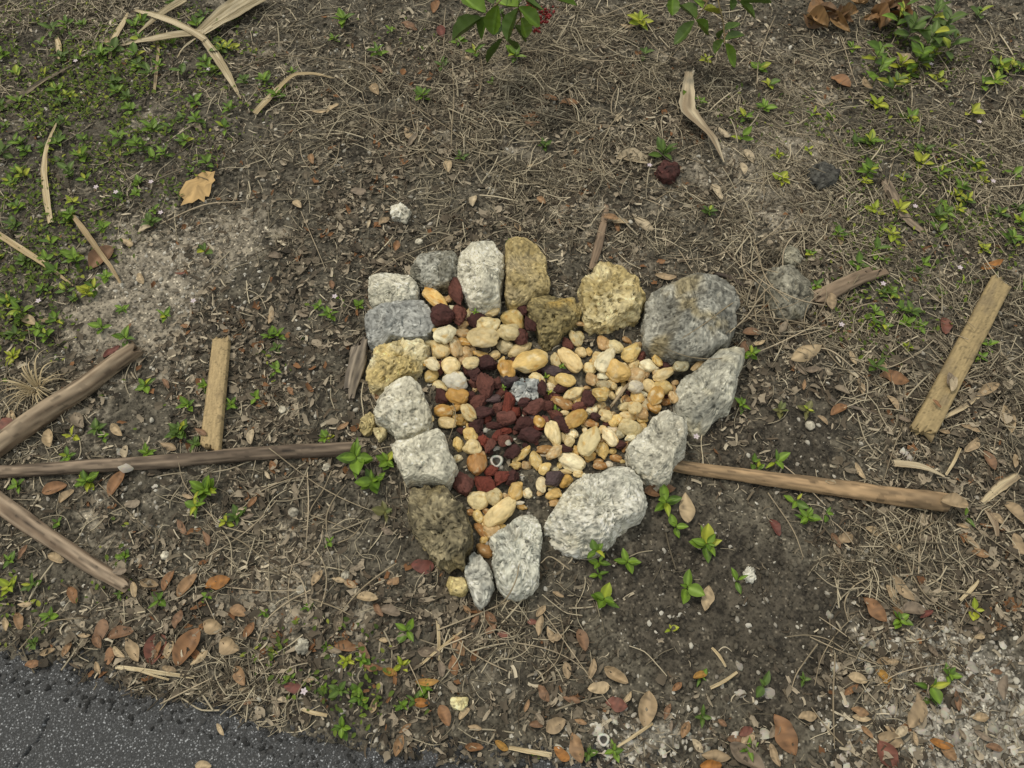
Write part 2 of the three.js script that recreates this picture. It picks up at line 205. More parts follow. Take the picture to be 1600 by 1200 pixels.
  const m = new THREE.Mesh(geo, MAT.rock); m.position.set(C.x, gy + 0.004, C.z); stampGeo(geo, C.x, gy + 0.004, C.z);
  return top(m, name, label, category, group);
}
const MARKS = [[610, 452, 'the pale grey angular rock'], [680, 418, 'the dull grey rounded rock'], [752, 425, 'the tall chalky white rock'], [822, 420, 'the tall golden brown rock'], [622, 505, 'the blue grey two lobed rock'], [620, 570, 'the knobbly cream yellow rock'], [868, 495, 'the olive brown triangular rock'], [955, 463, 'the round golden rock'], [1080, 495, 'the biggest dark grey rock'], [1112, 610, 'the pointed pale grey rock'], [1025, 695, 'the whitish kite shaped rock'], [932, 798, 'the largest white rock'], [806, 865, 'the white rock with curled shells'], [750, 908, 'the slim bluish grey rock'], [690, 820, 'the rough dark brown rock'], [662, 720, 'the flat topped white rock'], [630, 640, 'the off white five sided rock'], [1228, 460, 'the half buried grey rock'], [820, 610, 'the glittering blue grey stone'], [921, 688, 'the largest beige egg shaped pebble'], [746, 718, 'the matte brown egg pebble'], [826, 566, 'the kidney shaped yellow pebble'], [892, 721, 'the brightest white dented pebble'], [776, 720, 'the round hollow grey shell'], [757, 535, 'the wide flat cream pebble'], [966, 580, 'the large many sided yellow pebble'],
  [130, 606, 'the thick smooth brown stick'], [60, 690, 'the fork of the sticks'], [250, 720, 'the long dark stick'], [450, 706, 'the inner end of the long dark stick'], [100, 855, 'the pale brown stick'], [198, 916, 'the tip of the pale brown stick'], [1180, 745, 'the thick orange brown stick'], [1430, 780, 'the outer end of the thick stick'], [337, 615, 'the short tan piece of wood'], [1560, 460, 'the plank\'s upper end'], [1500, 570, 'the middle of the plank'], [1445, 665, 'the plank\'s rotten end'], [312, 294, 'the yellow lobed leaf'], [290, 50, 'the splayed palm frond'], [365, 140, 'the drooping tip of the palm frond'], [74, 280, 'the upright tan palm strip'], [155, 395, 'the strip over the curled leaf'], [55, 405, 'the tapering cream palm strip'], [50, 140, 'the dark grey palm strip'], [450, 130, 'the bent pale strip'], [1100, 190, 'the large twisted beige leaf'], [790, 40, 'the berry shrub'], [1100, 50, 'the second leafy shrub'], [1340, 30, 'the heap of copper brown leaves'], [1440, 70, 'the broad leaved weeds'], [1042, 267, 'the maroon lava rock in the grass'], [1285, 275, 'the black speckled stone'], [626, 333, 'the crumpled white stone'], [1410, 325, 'the flat grey bark strip'], [1325, 445, 'the rotten wood chunk'], [240, 1050, 'the cream straw on the asphalt'], [472, 1010, 'the round grey white stone'], [718, 1098, 'the broken pale yellow stone'], [685, 1000, 'the upright straw bundle'], [943, 1155, 'the white ring shell'], [1169, 900, 'the bright white stone on dark soil'], [1104, 850, 'the bushiest seedling'], [1456, 1073, 'the seedling on the shell gravel'], [320, 770, 'the bushy sapling'], [220, 460, 'the pale sand patch'], [1009, 1108, 'the blotched tan leaf'], [1228, 1147, 'the long brown leaf'], [935, 375, 'the brown bark strip'], [60, 610, 'the dry grass tuft'], [1530, 760, 'the shredded palm scrap'], [540, 1040, 'the weeds by the asphalt']];
const near = (x, y) => { let b = 1e9, n = ''; for (const [a, c, t] of MARKS) { const d = (a - x) ** 2 + (c - y) ** 2; if (d < b && d > 4) { b = d; n = t; } } return (Math.sqrt(b) < 70 ? 'beside ' : 'not far from ') + n; };
const WH = { c1: [0.44, 0.43, 0.37], c2: [0.64, 0.62, 0.54], c3: [0.56, 0.52, 0.42] }, GR = { c1: [0.2, 0.2, 0.185], c2: [0.4, 0.4, 0.37], c3: [0.3, 0.275, 0.21] };
rock('limestone_rock', 'pale grey angular limestone rock at the heart\'s outer corner, above the blue grey rock', 'rock', Z1([[170, 360], [290, 310], [460, 320], [500, 370], [540, 420], [535, 520], [420, 555], [290, 565], [215, 580], [170, 500]]), { ...WH, h: 0.075, seed: 2, c3: [0.44, 0.44, 0.4] });
rock('limestone_rock', 'dull grey rounded rock between the pale angular rock and the tall white rock', 'rock', Z1([[470, 290], [530, 210], [660, 150], [770, 150], [830, 190], [835, 340], [770, 405], [650, 422], [560, 405], [490, 340]]), { ...GR, c1: [0.17, 0.165, 0.14], c3: [0.24, 0.21, 0.14], h: 0.075, seed: 3, e: 0.75, speck: 0.2 });
rock('limestone_rock', 'tall chalky white rock full of shell marks beside the golden brown rock', 'rock', Z1([[905, 90], [1060, 48], [1095, 110], [1130, 150], [1165, 200], [1165, 330], [1140, 440], [1140, 560], [1020, 590], [920, 560], [860, 450], [820, 340], [830, 200]]), { ...WH, h: 0.095, seed: 4, shell: 0.5, c3: [0.6, 0.58, 0.5] });
rock('limestone_rock', 'tall golden brown rock next to the chalky white one', 'rock', Z1([[1170, 90], [1220, 45], [1330, 55], [1410, 110], [1480, 200], [1475, 290], [1500, 370], [1490, 440], [1400, 480], [1340, 530], [1280, 550], [1200, 545], [1172, 490], [1172, 400], [1175, 300], [1172, 200]]), { c1: [0.31, 0.245, 0.115], c2: [0.45, 0.37, 0.2], c3: [0.38, 0.32, 0.2], h: 0.09, seed: 5, shell: 0.12, e: 0.7 });
rock('limestone_rock', 'blue grey two lobed rock wedged between the pale angular and the knobbly cream rock', 'rock', Z1([[135, 650], [200, 590], [330, 545], [590, 525], [640, 610], [665, 690], [600, 780], [440, 812], [330, 812], [250, 890], [170, 850], [140, 760]]), { c1: [0.27, 0.28, 0.285], c2: [0.4, 0.41, 0.41], c3: [0.3, 0.29, 0.24], h: 0.075, seed: 6, shell: 0.2 });
rock('limestone_rock', 'knobbly cream yellow rock under the blue grey rock', 'rock', Z1([[155, 1010], [210, 930], [290, 850], [390, 800], [480, 830], [560, 815], [608, 870], [590, 960], [560, 1040], [450, 1090], [350, 1140], [270, 1180], [180, 1165], [155, 1080]]), { c1: [0.46, 0.39, 0.22], c2: [0.66, 0.59, 0.4], c3: [0.5, 0.4, 0.19], h: 0.08, seed: 7, amp: 1.45, pit: 1.6, shell: 0.15 });
rock('limestone_rock', 'small olive brown triangular rock at the dip of the heart', 'rock', [[826, 462], [850, 456], [880, 470], [893, 466], [905, 478], [911, 488], [908, 500], [897, 507], [880, 516], [873, 532], [856, 543], [848, 540], [841, 525], [838, 510], [826, 500], [823, 485]], { c1: [0.17, 0.14, 0.07], c2: [0.29, 0.24, 0.12], c3: [0.4, 0.27, 0.07], h: 0.075, seed: 8, pit: 1.8, shell: 0.1, speck: 0.15, tilt: [0.1, -0.15] });
rock('limestone_rock', 'round golden rock crusted with shell bits between the triangular and the big dark grey rock', 'rock', Z2([[205, 340], [230, 270], [300, 240], [360, 150], [440, 170], [510, 165], [600, 230], [650, 320], [705, 390], [690, 450], [640, 560], [560, 575], [450, 620], [380, 640], [290, 625], [245, 580], [240, 470]]), { c1: [0.36, 0.29, 0.14], c2: [0.53, 0.46, 0.28], c3: [0.44, 0.35, 0.17], h: 0.085, seed: 9, amp: 1.35, pit: 2, shell: 0.3 });
rock('limestone_rock', 'biggest dark grey rock of the heart with a brown flank', 'rock', Z2([[680, 560], [700, 420], [740, 360], [860, 300], [940, 240], [1080, 230], [1250, 280], [1330, 330], [1400, 440], [1350, 520], [1365, 620], [1310, 760], [1200, 810], [1150, 850], [1000, 865], [900, 840], [780, 790], [690, 730]]), { c1: [0.19, 0.19, 0.175], c2: [0.35, 0.35, 0.325], c3: [0.27, 0.235, 0.155], h: 0.12, seed: 10, e: 0.72, shell: 0.22, speck: 0.25, cutDepth: 0.78, nu: 260, nv: 120 });
rock('limestone_rock', 'pale grey pointed rock below the biggest dark grey rock', 'rock', [[1155, 543], [1162, 548], [1161, 572], [1152, 590], [1150, 612], [1140, 640], [1118, 652], [1109, 667], [1095, 680], [1085, 672], [1070, 658], [1058, 645], [1056, 625], [1060, 605], [1067, 590], [1085, 582], [1105, 565], [1125, 548]], { c1: [0.31, 0.31, 0.28], c2: [0.48, 0.475, 0.42], c3: [0.42, 0.4, 0.32], h: 0.085, seed: 11, shell: 0.2 });
rock('limestone_rock', 'whitish kite shaped rock at the inner end of the thick round stick', 'rock', Z4([[935, 218], [980, 250], [1010, 310], [1100, 360], [1090, 470], [1075, 580], [1000, 660], [975, 760], [900, 800], [830, 770], [750, 720], [670, 640], [645, 520], [720, 440], [800, 370], [840, 300]]), { c1: [0.4, 0.39, 0.34], c2: [0.58, 0.57, 0.51], c3: [0.5, 0.46, 0.38], h: 0.1, seed: 12, cutDepth: 0.8, shell: 0.3 });
rock('limestone_rock', 'largest white rock packed with shell fragments next to the kite shaped rock', 'rock', [[853, 815], [868, 795], [882, 772], [896, 755], [910, 745], [934, 742], [955, 732], [976, 728], [990, 735], [1003, 753], [1008, 770], [1010, 790], [1004, 806], [983, 820], [965, 835], [948, 855], [925, 866], [905, 869], [882, 862], [862, 848], [853, 832]], { c1: [0.43, 0.43, 0.39], c2: [0.62, 0.61, 0.56], c3: [0.54, 0.52, 0.44], h: 0.095, seed: 13, shell: 0.5, nu: 260, nv: 115, pit: 1.4 });
rock('limestone_rock', 'white rock patterned with curled shells at the tip of the heart', 'rock', Z5([[765, 485], [850, 430], [960, 340], [1020, 290], [1075, 265], [1130, 310], [1150, 380], [1165, 460], [1150, 560], [1140, 700], [1145, 800], [1100, 870], [990, 915], [900, 895], [840, 830], [800, 700], [800, 570]]), { c1: [0.4, 0.41, 0.38], c2: [0.6, 0.6, 0.54], c3: [0.52, 0.5, 0.44], h: 0.095, seed: 14, shell: 0.7, pit: 1.5 });
rock('limestone_rock', 'slim bluish grey rock at the very tip of the heart', 'rock', Z5([[650, 580], [710, 590], [730, 640], [775, 690], [805, 760], [810, 850], [770, 930], [710, 995], [660, 950], [640, 870], [600, 760], [600, 690], [625, 640]]), { c1: [0.3, 0.31, 0.3], c2: [0.46, 0.46, 0.43], c3: [0.5, 0.49, 0.44], h: 0.06, seed: 15, shell: 0.15, nu: 170, nv: 80 });
rock('limestone_rock', 'rough dark brown rock pitted all over beside the slim grey one', 'rock', Z5([[180, 180], [220, 90], [300, 70], [390, 65], [450, 110], [500, 200], [570, 240], [620, 320], [650, 410], [645, 540], [600, 600], [590, 690], [530, 680], [470, 715], [400, 670], [330, 590], [250, 480], [200, 380], [170, 280]]), { c1: [0.115, 0.1, 0.065], c2: [0.27, 0.235, 0.155], c3: [0.2, 0.165, 0.09], h: 0.095, seed: 16, amp: 1.5, pit: 2.4, shell: 0.2, speck: 0.3 });
rock('limestone_rock', 'flat topped white four cornered rock above the rough dark brown rock', 'rock', Z3([[335, 515], [370, 490], [470, 480], [560, 450], [690, 405], [740, 460], [770, 570], [830, 670], [790, 740], [745, 800], [640, 772], [540, 770], [490, 760], [440, 780], [410, 700], [360, 600]]), { c1: [0.44, 0.43, 0.37], c2: [0.62, 0.6, 0.52], c3: [0.54, 0.49, 0.38], h: 0.08, seed: 17, e: 0.45, shell: 0.15, pit: 0.7, cutDepth: 0.9 });
rock('limestone_rock', 'off white five sided rock between the knobbly cream and the flat topped rock', 'rock', Z3([[210, 270], [250, 180], [300, 90], [400, 40], [500, 25], [560, 90], [590, 170], [635, 290], [610, 380], [520, 430], [430, 450], [370, 440], [330, 370], [230, 320]]), { c1: [0.47, 0.45, 0.38], c2: [0.63, 0.61, 0.53], c3: [0.52, 0.47, 0.35], h: 0.095, seed: 18, e: 0.55, shell: 0.1, cutDepth: 0.78 });
rock('limestone_rock', 'half buried grey rock outside the heart under tangled dry stems', 'rock', Z6([[560, 270], [700, 220], [820, 330], [900, 420], [945, 530], [930, 640], [850, 740], [740, 770], [680, 800], [600, 770], [530, 680], [450, 570], [370, 480], [340, 380], [420, 290]]), { c1: [0.16, 0.155, 0.13], c2: [0.29, 0.28, 0.24], c3: [0.22, 0.2, 0.14], h: 0.055, seed: 19, e: 0.7, shell: 0.1, speck: 0.2 });
rock('limestone_rock', 'small grey rock poking out of the soil above the half buried one', 'rock', Z6([[600, 80], [680, 25], [800, 70], [830, 150], [800, 225], [700, 240], [620, 200]]), { c1: [0.17, 0.165, 0.13], c2: [0.28, 0.27, 0.22], h: 0.035, seed: 20, nu: 120, nv: 50 });
rock('yellow_stone', 'small flat ochre stone beside the off white five sided rock', 'stone', Z3([[100, 370], [120, 310], [180, 260], [222, 300], [215, 350], [190, 400], [140, 430]]), { c1: [0.3, 0.25, 0.12], c2: [0.44, 0.37, 0.2], h: 0.035, seed: 21, nu: 100, nv: 44 });
rock('yellow_stone', 'pale yellow stone touching the small flat ochre stone', 'stone', Z3([[200, 400], [230, 370], [300, 375], [295, 430], [245, 475]]), { c1: [0.38, 0.32, 0.17], c2: [0.52, 0.45, 0.27], h: 0.03, seed: 22, nu: 90, nv: 40 });
rock('yellow_stone', 'loose yellow pebble outside the heart beside the slim grey rock', 'stone', Z5([[455, 820], [480, 755], [590, 775], [625, 840], [580, 905], [490, 890]]), { c1: [0.42, 0.34, 0.15], c2: [0.6, 0.5, 0.27], h: 0.035, seed: 23, shell: 0, pit: 0.2, e: 0.8, nu: 110, nv: 50 });
rock('yellow_stone', 'pale yellow broken stone lying in the weeds near the asphalt', 'stone', [[704, 1090], [732, 1089], [732, 1102], [722, 1110], [708, 1107], [703, 1099]], { c1: [0.6, 0.52, 0.27], c2: [0.74, 0.68, 0.42], h: 0.022, seed: 24, shell: 0, pit: 0.2, e: 0.5, nu: 90, nv: 40 });
rock('white_stone', 'crumpled white stone alone on bare soil above the heart', 'stone', [[612, 325], [622, 320], [630, 322], [640, 330], [638, 340], [634, 350], [624, 345], [613, 340]], { c1: [0.42, 0.41, 0.36], c2: [0.62, 0.6, 0.53], h: 0.03, seed: 25, amp: 1.6, nu: 90, nv: 40 });
rock('grey_stone', 'small round grey white stone on soil near the asphalt weeds', 'stone', [[462, 1001], [472, 997], [482, 1001], [483, 1012], [477, 1021], [466, 1021], [461, 1012]], { c1: [0.25, 0.24, 0.21], c2: [0.5, 0.48, 0.42], h: 0.022, seed: 26, e: 0.9, nu: 80, nv: 36 });
rock('lava_stone', 'dark maroon lava rock lying in dry grass far above the heart', 'stone', [[1026, 262], [1040, 251], [1055, 256], [1061, 268], [1056, 280], [1040, 283], [1028, 275]], { c1: [0.03, 0.012, 0.012], c2: [0.075, 0.028, 0.026], h: 0.04, seed: 27, amp: 1.6, pit: 2, shell: 0, nu: 110, nv: 50 });
rock('black_stone', 'black speckled stone sunk among weeds and dry stems', 'stone', [[1262, 268], [1275, 255], [1295, 254], [1310, 268], [1302, 290], [1280, 296], [1264, 284]], { c1: [0.03, 0.03, 0.03], c2: [0.09, 0.09, 0.085], h: 0.03, seed: 28, amp: 1.4, nu: 110, nv: 50 });
rock('slag_stone', 'glittering blue grey jagged stone on top of the red lava rocks', 'stone', [[798, 608], [810, 598], [814, 592], [826, 592], [840, 598], [842, 604], [838, 614], [839, 621], [828, 626], [810, 627], [800, 616]], { c1: [0.2, 0.23, 0.25], c2: [0.46, 0.48, 0.49], c3: [0.34, 0.37, 0.4], h: 0.062, seed: 29, amp: 1.9, pit: 2, shell: 0, speck: 0.2, nu: 130, nv: 64 });
rock('white_stone', 'bright white stone lying on the dark soil', 'stone', [[1161, 895], [1168, 886], [1178, 890], [1182, 900], [1176, 912], [1165, 909]], { c1: [0.42, 0.41, 0.37], c2: [0.62, 0.61, 0.56], h: 0.014, seed: 30, amp: 1.2, e: 0.5, nu: 80, nv: 36 });
for (const [x, y, s, i] of [[459, 800, 6.5, 1], [540, 899, 7, 2], [442, 641, 5.5, 3], [510, 731, 5.5, 4], [258, 869, 5, 5], [128, 617, 5, 6], [655, 378, 4.5, 7], [1265, 666, 4.5, 8], [471, 921, 5, 9], [425, 950, 6, 10]]) rock('white_pebble', `small loose white pebble ${near(x, y)}`, 'pebble', [0, 1, 2, 3, 4, 5].map((k) => [x + s * 0.9 * Math.cos(k * 1.047 + i) * (1 + 0.4 * Math.sin(i * 5 + k * 3)), y + s * 0.7 * Math.sin(k * 1.047 + i) * (1 + 0.3 * Math.sin(i * 3 + k * 5))]), { c1: [0.3, 0.28, 0.24], c2: [0.52, 0.49, 0.42], h: 0.008, seed: 60 + i, shell: 0, pit: 0.3, amp: 1, e: 0.8, cuts: 8, nu: 44, nv: 22, group: 'loose white pebbles on the soil' });

// ---------------------------------------------------------------- pebbles and lava rocks inside the heart
const PC = { c: [0.66, 0.54, 0.29], w: [0.76, 0.69, 0.47], y: [0.63, 0.45, 0.17], o: [0.5, 0.3, 0.08], b: [0.38, 0.205, 0.07], t: [0.48, 0.33, 0.16], g: [0.39, 0.34, 0.21], p: [0.55, 0.5, 0.4], r: [0.125, 0.048, 0.037], d: [0.06, 0.023, 0.021], k: [0.16, 0.038, 0.025], v: [0.085, 0.058, 0.06] };
const PN = { c: ['cream', 'cream river pebble in the heart'], w: ['white', 'chalk white pebble in the heart'], y: ['yellow', 'golden yellow pebble in the heart'], o: ['amber', 'amber coloured pebble in the heart'], b: ['brown', 'brown polished pebble in the heart'], t: ['tan', 'tan pebble in the heart'], g: ['grey', 'greyish olive pebble in the heart'], p: ['pinkish grey', 'pinkish grey pebble in the heart'], r: ['red brown', 'red brown porous lava rock in the heart'], d: ['dark maroon', 'dark maroon lava rock in the heart'], k: ['brick red', 'brick red porous lava rock in the heart'], v: ['grey purple', 'greyish purple lava rock in the heart'] };
// px: x, y, half length, half width, turn, colour, [own label]
const PEB = [
[681.5,467,25,11,38,'y','long ochre broken stone under the dull grey rock'],[703.5,483,10,5,-15,'w'],[703,466,8,5,-50,'t'],[694,458,7,5,30,'t'],[713,455,18,9,65,'r'],[690,494,17,12,10,'d'],[717.5,494,13,10,75,'r'],[731,491,9,4,-75,'c'],[724.5,508,9,5,-20,'t'],[748,499,14,11,20,'d'],[770,496,10,7,-20,'c'],[764,508,16,12.5,-18,'c'],
[694,519.5,16.5,14,-40,'w','big smooth white pebble beside the blue grey rock'],[723,522,13.5,8,5,'t'],[726,534,12,5,12,'o'],[757.5,535,22,13.5,8,'c','wide flat cream pebble pointed at one end'],[803,494,19,14.5,55,'y','large egg shaped yellow pebble below the golden brown rock'],[795,518,15.5,12.5,20,'c'],[811,526,13,12,60,'r'],[671,536,7,6,0,'c'],[688,546,16,13,40,'c'],[711.5,542.5,16,9,70,'t'],[729,550,10,7,60,'t'],[737,544,7,4,50,'t'],[790.5,542,12,11,0,'g'],[749,553,12,5,5,'y'],[772,555,8,7,0,'c'],
[813,546,17,9,-30,'c'],[826,566,24,15,-25,'y','kidney shaped yellow pebble with an orange crease'],[816,482,9,6,60,'d'],[828,516,12,7,65,'d'],[905,515,9,6.5,30,'c'],[899,530,13,7,55,'c'],[907,505,6,3,10,'t'],[887,537,10,6,60,'r'],[893,563,22,12,48,'c','long bean shaped cream pebble below the triangular rock'],[869,563,11,8,80,'c'],[908,550,9,7,30,'c'],[920.5,549,6,5,80,'y'],[922,575,10,9,0,'c'],[943,536,11,9,70,'t'],[933,560,10,7,-70,'c'],[946,561,19,11,-58,'w','oblong pale grey white pebble lying aslant'],[867,580,19,7,5,'v'],[835,578,12,7,-10,'d'],[944,586,10,7,0,'w'],[924,592,10,8,70,'t'],
[962,543,13,8,38,'c'],[986,551,15,12,-60,'y'],[997,535,10,6,-60,'t'],[1004,549,8,6,-50,'r'],[966,579.5,18,15,60,'y','large many sided yellow pebble'],[990,570,10,7,-20,'c'],[1013,571,13,9,15,'w'],[1028,560,12,6,55,'y'],[1042,564,9,7,0,'d'],[992,588,14,12,-20,'t'],[1037,582,17,8,-33,'c'],[1025,580,8,6,-60,'t'],[1011,585,6,4,-70,'t'],[1060,580,12,9,-30,'g'],[1038,601,13,11,20,'y'],[1014,604,12,10,70,'c'],[993,606,12,9,5,'p'],[1025.5,617,15.5,11.5,-65,'o'],[956,601,9,6,45,'c'],[943,601,11,7,0,'g'],[968,611,8,6,-60,'w'],[1052,606,8,6,60,'t'],[1055,598,6,4,0,'t'],[1092,571,13,6,-40,'t'],[979,531,8,4,40,'b'],
[676,567,13,10,40,'w'],[675,586,11,9,-45,'y'],[690,577,9,7,80,'r'],[704,571,14,12,0,'c'],[721.5,562,8,7.5,80,'t'],[736,567,12,9,0,'c'],[759,568,12,11,30,'d'],[772,571,7,6,20,'d'],[783,567,5,5,0,'w'],[791,577,15,12,70,'o'],[733,577,9,9,0,'r'],[742,584,11,9,60,'d'],[711.5,592,17.5,14,5,'p','large round pinkish grey pebble with a facet'],[688,603,14,7,30,'c'],[757,602,17,12,80,'r'],[740,598,6,6,0,'r'],[778,599,8,7,0,'r'],[794,594,12,9,10,'v'],[717,620,17,12,30,'o'],[690,619,12,9,60,'d'],[733,619,9,8,0,'d'],[747,629,12,10,-20,'r'],[708,636,6,5,0,'c'],[715,638,9,5,-25,'o'],[692,643,14,10,5,'o'],[732,645,14,9,50,'c'],[719,656,11,8,20,'o'],[698,661,13,9,20,'c'],[753,645,14,8,-10,'d'],[770,624,11,6,-10,'v'],[779,637,9,7,80,'r'],[794,631,15,8,-80,'k'],[785,615,8,6,0,'r'],[790,653,13,9,0,'r'],[805,645,9,9,0,'k'],[745,664,10,10,0,'d'],[775,664,15,5,-5,'d'],[733,665,5,4,0,'y'],
[840,592,11,8,30,'c'],[847,606,12,7,80,'d'],[863.5,595.5,9,7,60,'y'],[883,594.5,14,8.5,15,'y'],[860,606,9,7,40,'w'],[876,607,9,7,-30,'d'],[898,609,14,10,-25,'c'],[917,606,6,3,0,'t'],[921,624,11,10,60,'d'],[857,619,6,5,0,'r'],[868,618,6,4,0,'r'],[879,630,18,8,30,'b','long glossy brown pebble among red lava rocks'],[856,633,9,8,0,'r'],[835,633.5,14,10,-25,'r'],[818,629,8,5,0,'d'],[904,627,8,7,0,'y'],[905,637,10,7,-20,'r'],[925,639,10,8,-20,'w'],[938,633,8,6,0,'c'],[938,617,13,11,20,'y'],[900,656,18,12,-40,'o','large golden amber pebble beside the glossy brown one'],[882,645,7,4,0,'c'],[929,651,7,6.5,0,'d'],[921,661,12,6,10,'b'],[867,648,10,6,20,'r'],[879,662,12,8,60,'d'],[842,658,9,8,60,'o'],[834,651,7,6,0,'v'],[853,658,8,5,70,'r'],[820,649,6,4,-70,'p'],[818,663,13,9,-20,'d'],[841,668,9,6,20,'k'],[827,681,17,10,0,'d'],[864.5,677,20,10,80,'c','upright oblong cream pebble with brown blots'],[880,684,9,5,70,'c'],[889,691,8,8,30,'c'],[895,679,11,8,50,'w'],[921,688,24,15,-65,'c','largest smooth beige egg shaped pebble'],
[956,617,8,5,75,'c'],[985,614,6,4,0,'d'],[979.5,626,9,6,75,'b'],[995,623,10,8,60,'y'],[1003,617,7,5,0,'w'],[1009,632,9,6,80,'g'],[1022,637,10,7,20,'o'],[1043,617,6,6,0,'r'],[1041,628,8,5,0,'b'],[1052,620,10,6,75,'t'],[975,638,9,6,-20,'c'],[992,637,11,9,30,'c'],[982,649,13,5,12,'c'],[1003,645,11,8,30,'t'],[1003,655,9,5,10,'y'],[1005,665,7,5,80,'y'],[946,649,11,8,45,'c'],[961,657,10,8,-40,'y'],[957,647,5,4,0,'t'],[974,656,5,4,0,'t'],[983,668,16,13,10,'c'],[949,662,6,4,0,'d'],[942,671,6,6,0,'c'],[953,684,14,9,55,'w'],[958,671,8,6,0,'p'],[968,679,8,7,0,'g'],[985,684,9,6,-15,'w'],[968,695,9,6,0,'d'],[977,698,9,5,-65,'b'],[942,704.5,13,10,80,'y'],[957.5,705,6,4.5,0,'y'],[922,712,9,7,-20,'y'],[962,716,9,5,15,'b'],[975,714,5,3,0,'y'],[941,688,5,4,0,'t'],
[817,710,17,6,-47,'y'],[837,719.5,13,9.5,80,'y'],[822,727,8,7,0,'t'],[806,727,8,6,0,'y'],[851,702,13,7,0,'b'],[851,711,7,3,0,'p'],[865,711.5,14,8,-42,'t'],[882,700,11,5,10,'d'],[900,704.5,8,6,70,'o'],[892,721,23,13,18,'w','brightest white boulder shaped pebble with a dent'],[851,732,10,8,-30,'y'],[867,736,7,5,-20,'g'],[868,746,14,10,-30,'v'],[884,752,12,8.5,-45,'o'],[846,756,12,8,75,'w'],[865.5,772,13,8,-15,'y'],[866,785,8,6,-30,'t'],[885,737,10,4,0,'c'],[903,740,7,6,0,'c'],[911,743,5,4,0,'w'],[938,728,10,6,0,'b'],[935,721,7,4,0,'b'],[952,726,6,5,0,'p'],
[746,781,15,14,20,'c','star cornered cream stone near the tip of the heart'],[773,778,13,11,60,'c'],[806,768,15,11,-60,'y'],[825,771,8,7,-80,'w'],[784,801,28,14,-45,'c','longest beige pebble near the tip of the heart'],[747,808,10,7,50,'y'],[757,814,9,4,-75,'c'],[736,800,6,5,0,'b'],[761,800,7,5,40,'b'],[751,828,12,6,55,'b'],[768,829,13,10,20,'t'],[782,823,8,5,0,'y'],[756,844,8,5,-50,'y'],[757,860,13,9,35,'b'],[792,777,9,4,30,'t'],[816,793,8,4,10,'o'],[810,785,9,4,-5,'p'],
[746,718.5,18.5,14.5,-75,'b','smooth matte brown egg pebble beside the flat topped white rock'],[735,679,12,10,30,'y'],[737,696,13,12,-15,'c'],[716,694,11,7.5,80,'y'],[715,716,7,6,0,'w'],[755,689,8,7,0,'k'],[766,695,10,6,-60,'r'],[777,683,9,6,-60,'k'],[789,690,9,8,0,'r'],[790,673,9,5,-20,'k'],[808,674,5,5,0,'r'],[801,706,14,10,-50,'d'],[767,736,9,8,0,'k'],[756,757,15,11,40,'k'],[783,747,12,8,-40,'k'],[800,747,11,8,-60,'d'],[723,751,16,12,60,'r'],
];
{ const fr = rng(4242), inside = [[690, 480, 60], [760, 520, 60], [710, 580, 50], [900, 570, 50], [980, 570, 60], [1020, 610, 50], [960, 650, 60], [880, 690, 50], [700, 650, 40], [760, 800, 45], [860, 740, 50], [930, 700, 50]], redIn = [[790, 620, 60], [760, 660, 55], [830, 650, 50], [780, 740, 45]];
  for (let k = 0; k < 95; k++) { const red = k < 30, L = red ? redIn : inside, [cx, cy, r0] = L[Math.floor(fr() * L.length)], a = fr() * 6.283, q = Math.sqrt(fr()) * r0; PEB.push([cx + q * Math.cos(a), cy + q * Math.sin(a), 4 + 4 * fr(), 3.2 + 2 * fr(), fr() * 180, red ? 'rdkd'[Math.floor(fr() * 4)] : 'cytobcw'[Math.floor(fr() * 7)]]); } }
const ICO = [3, 3].map((d) => { const g = mergeVertices((() => { const q = new THREE.IcosahedronGeometry(1, d * 3); q.deleteAttribute('uv'); q.deleteAttribute('normal'); return q; })()); return g; });
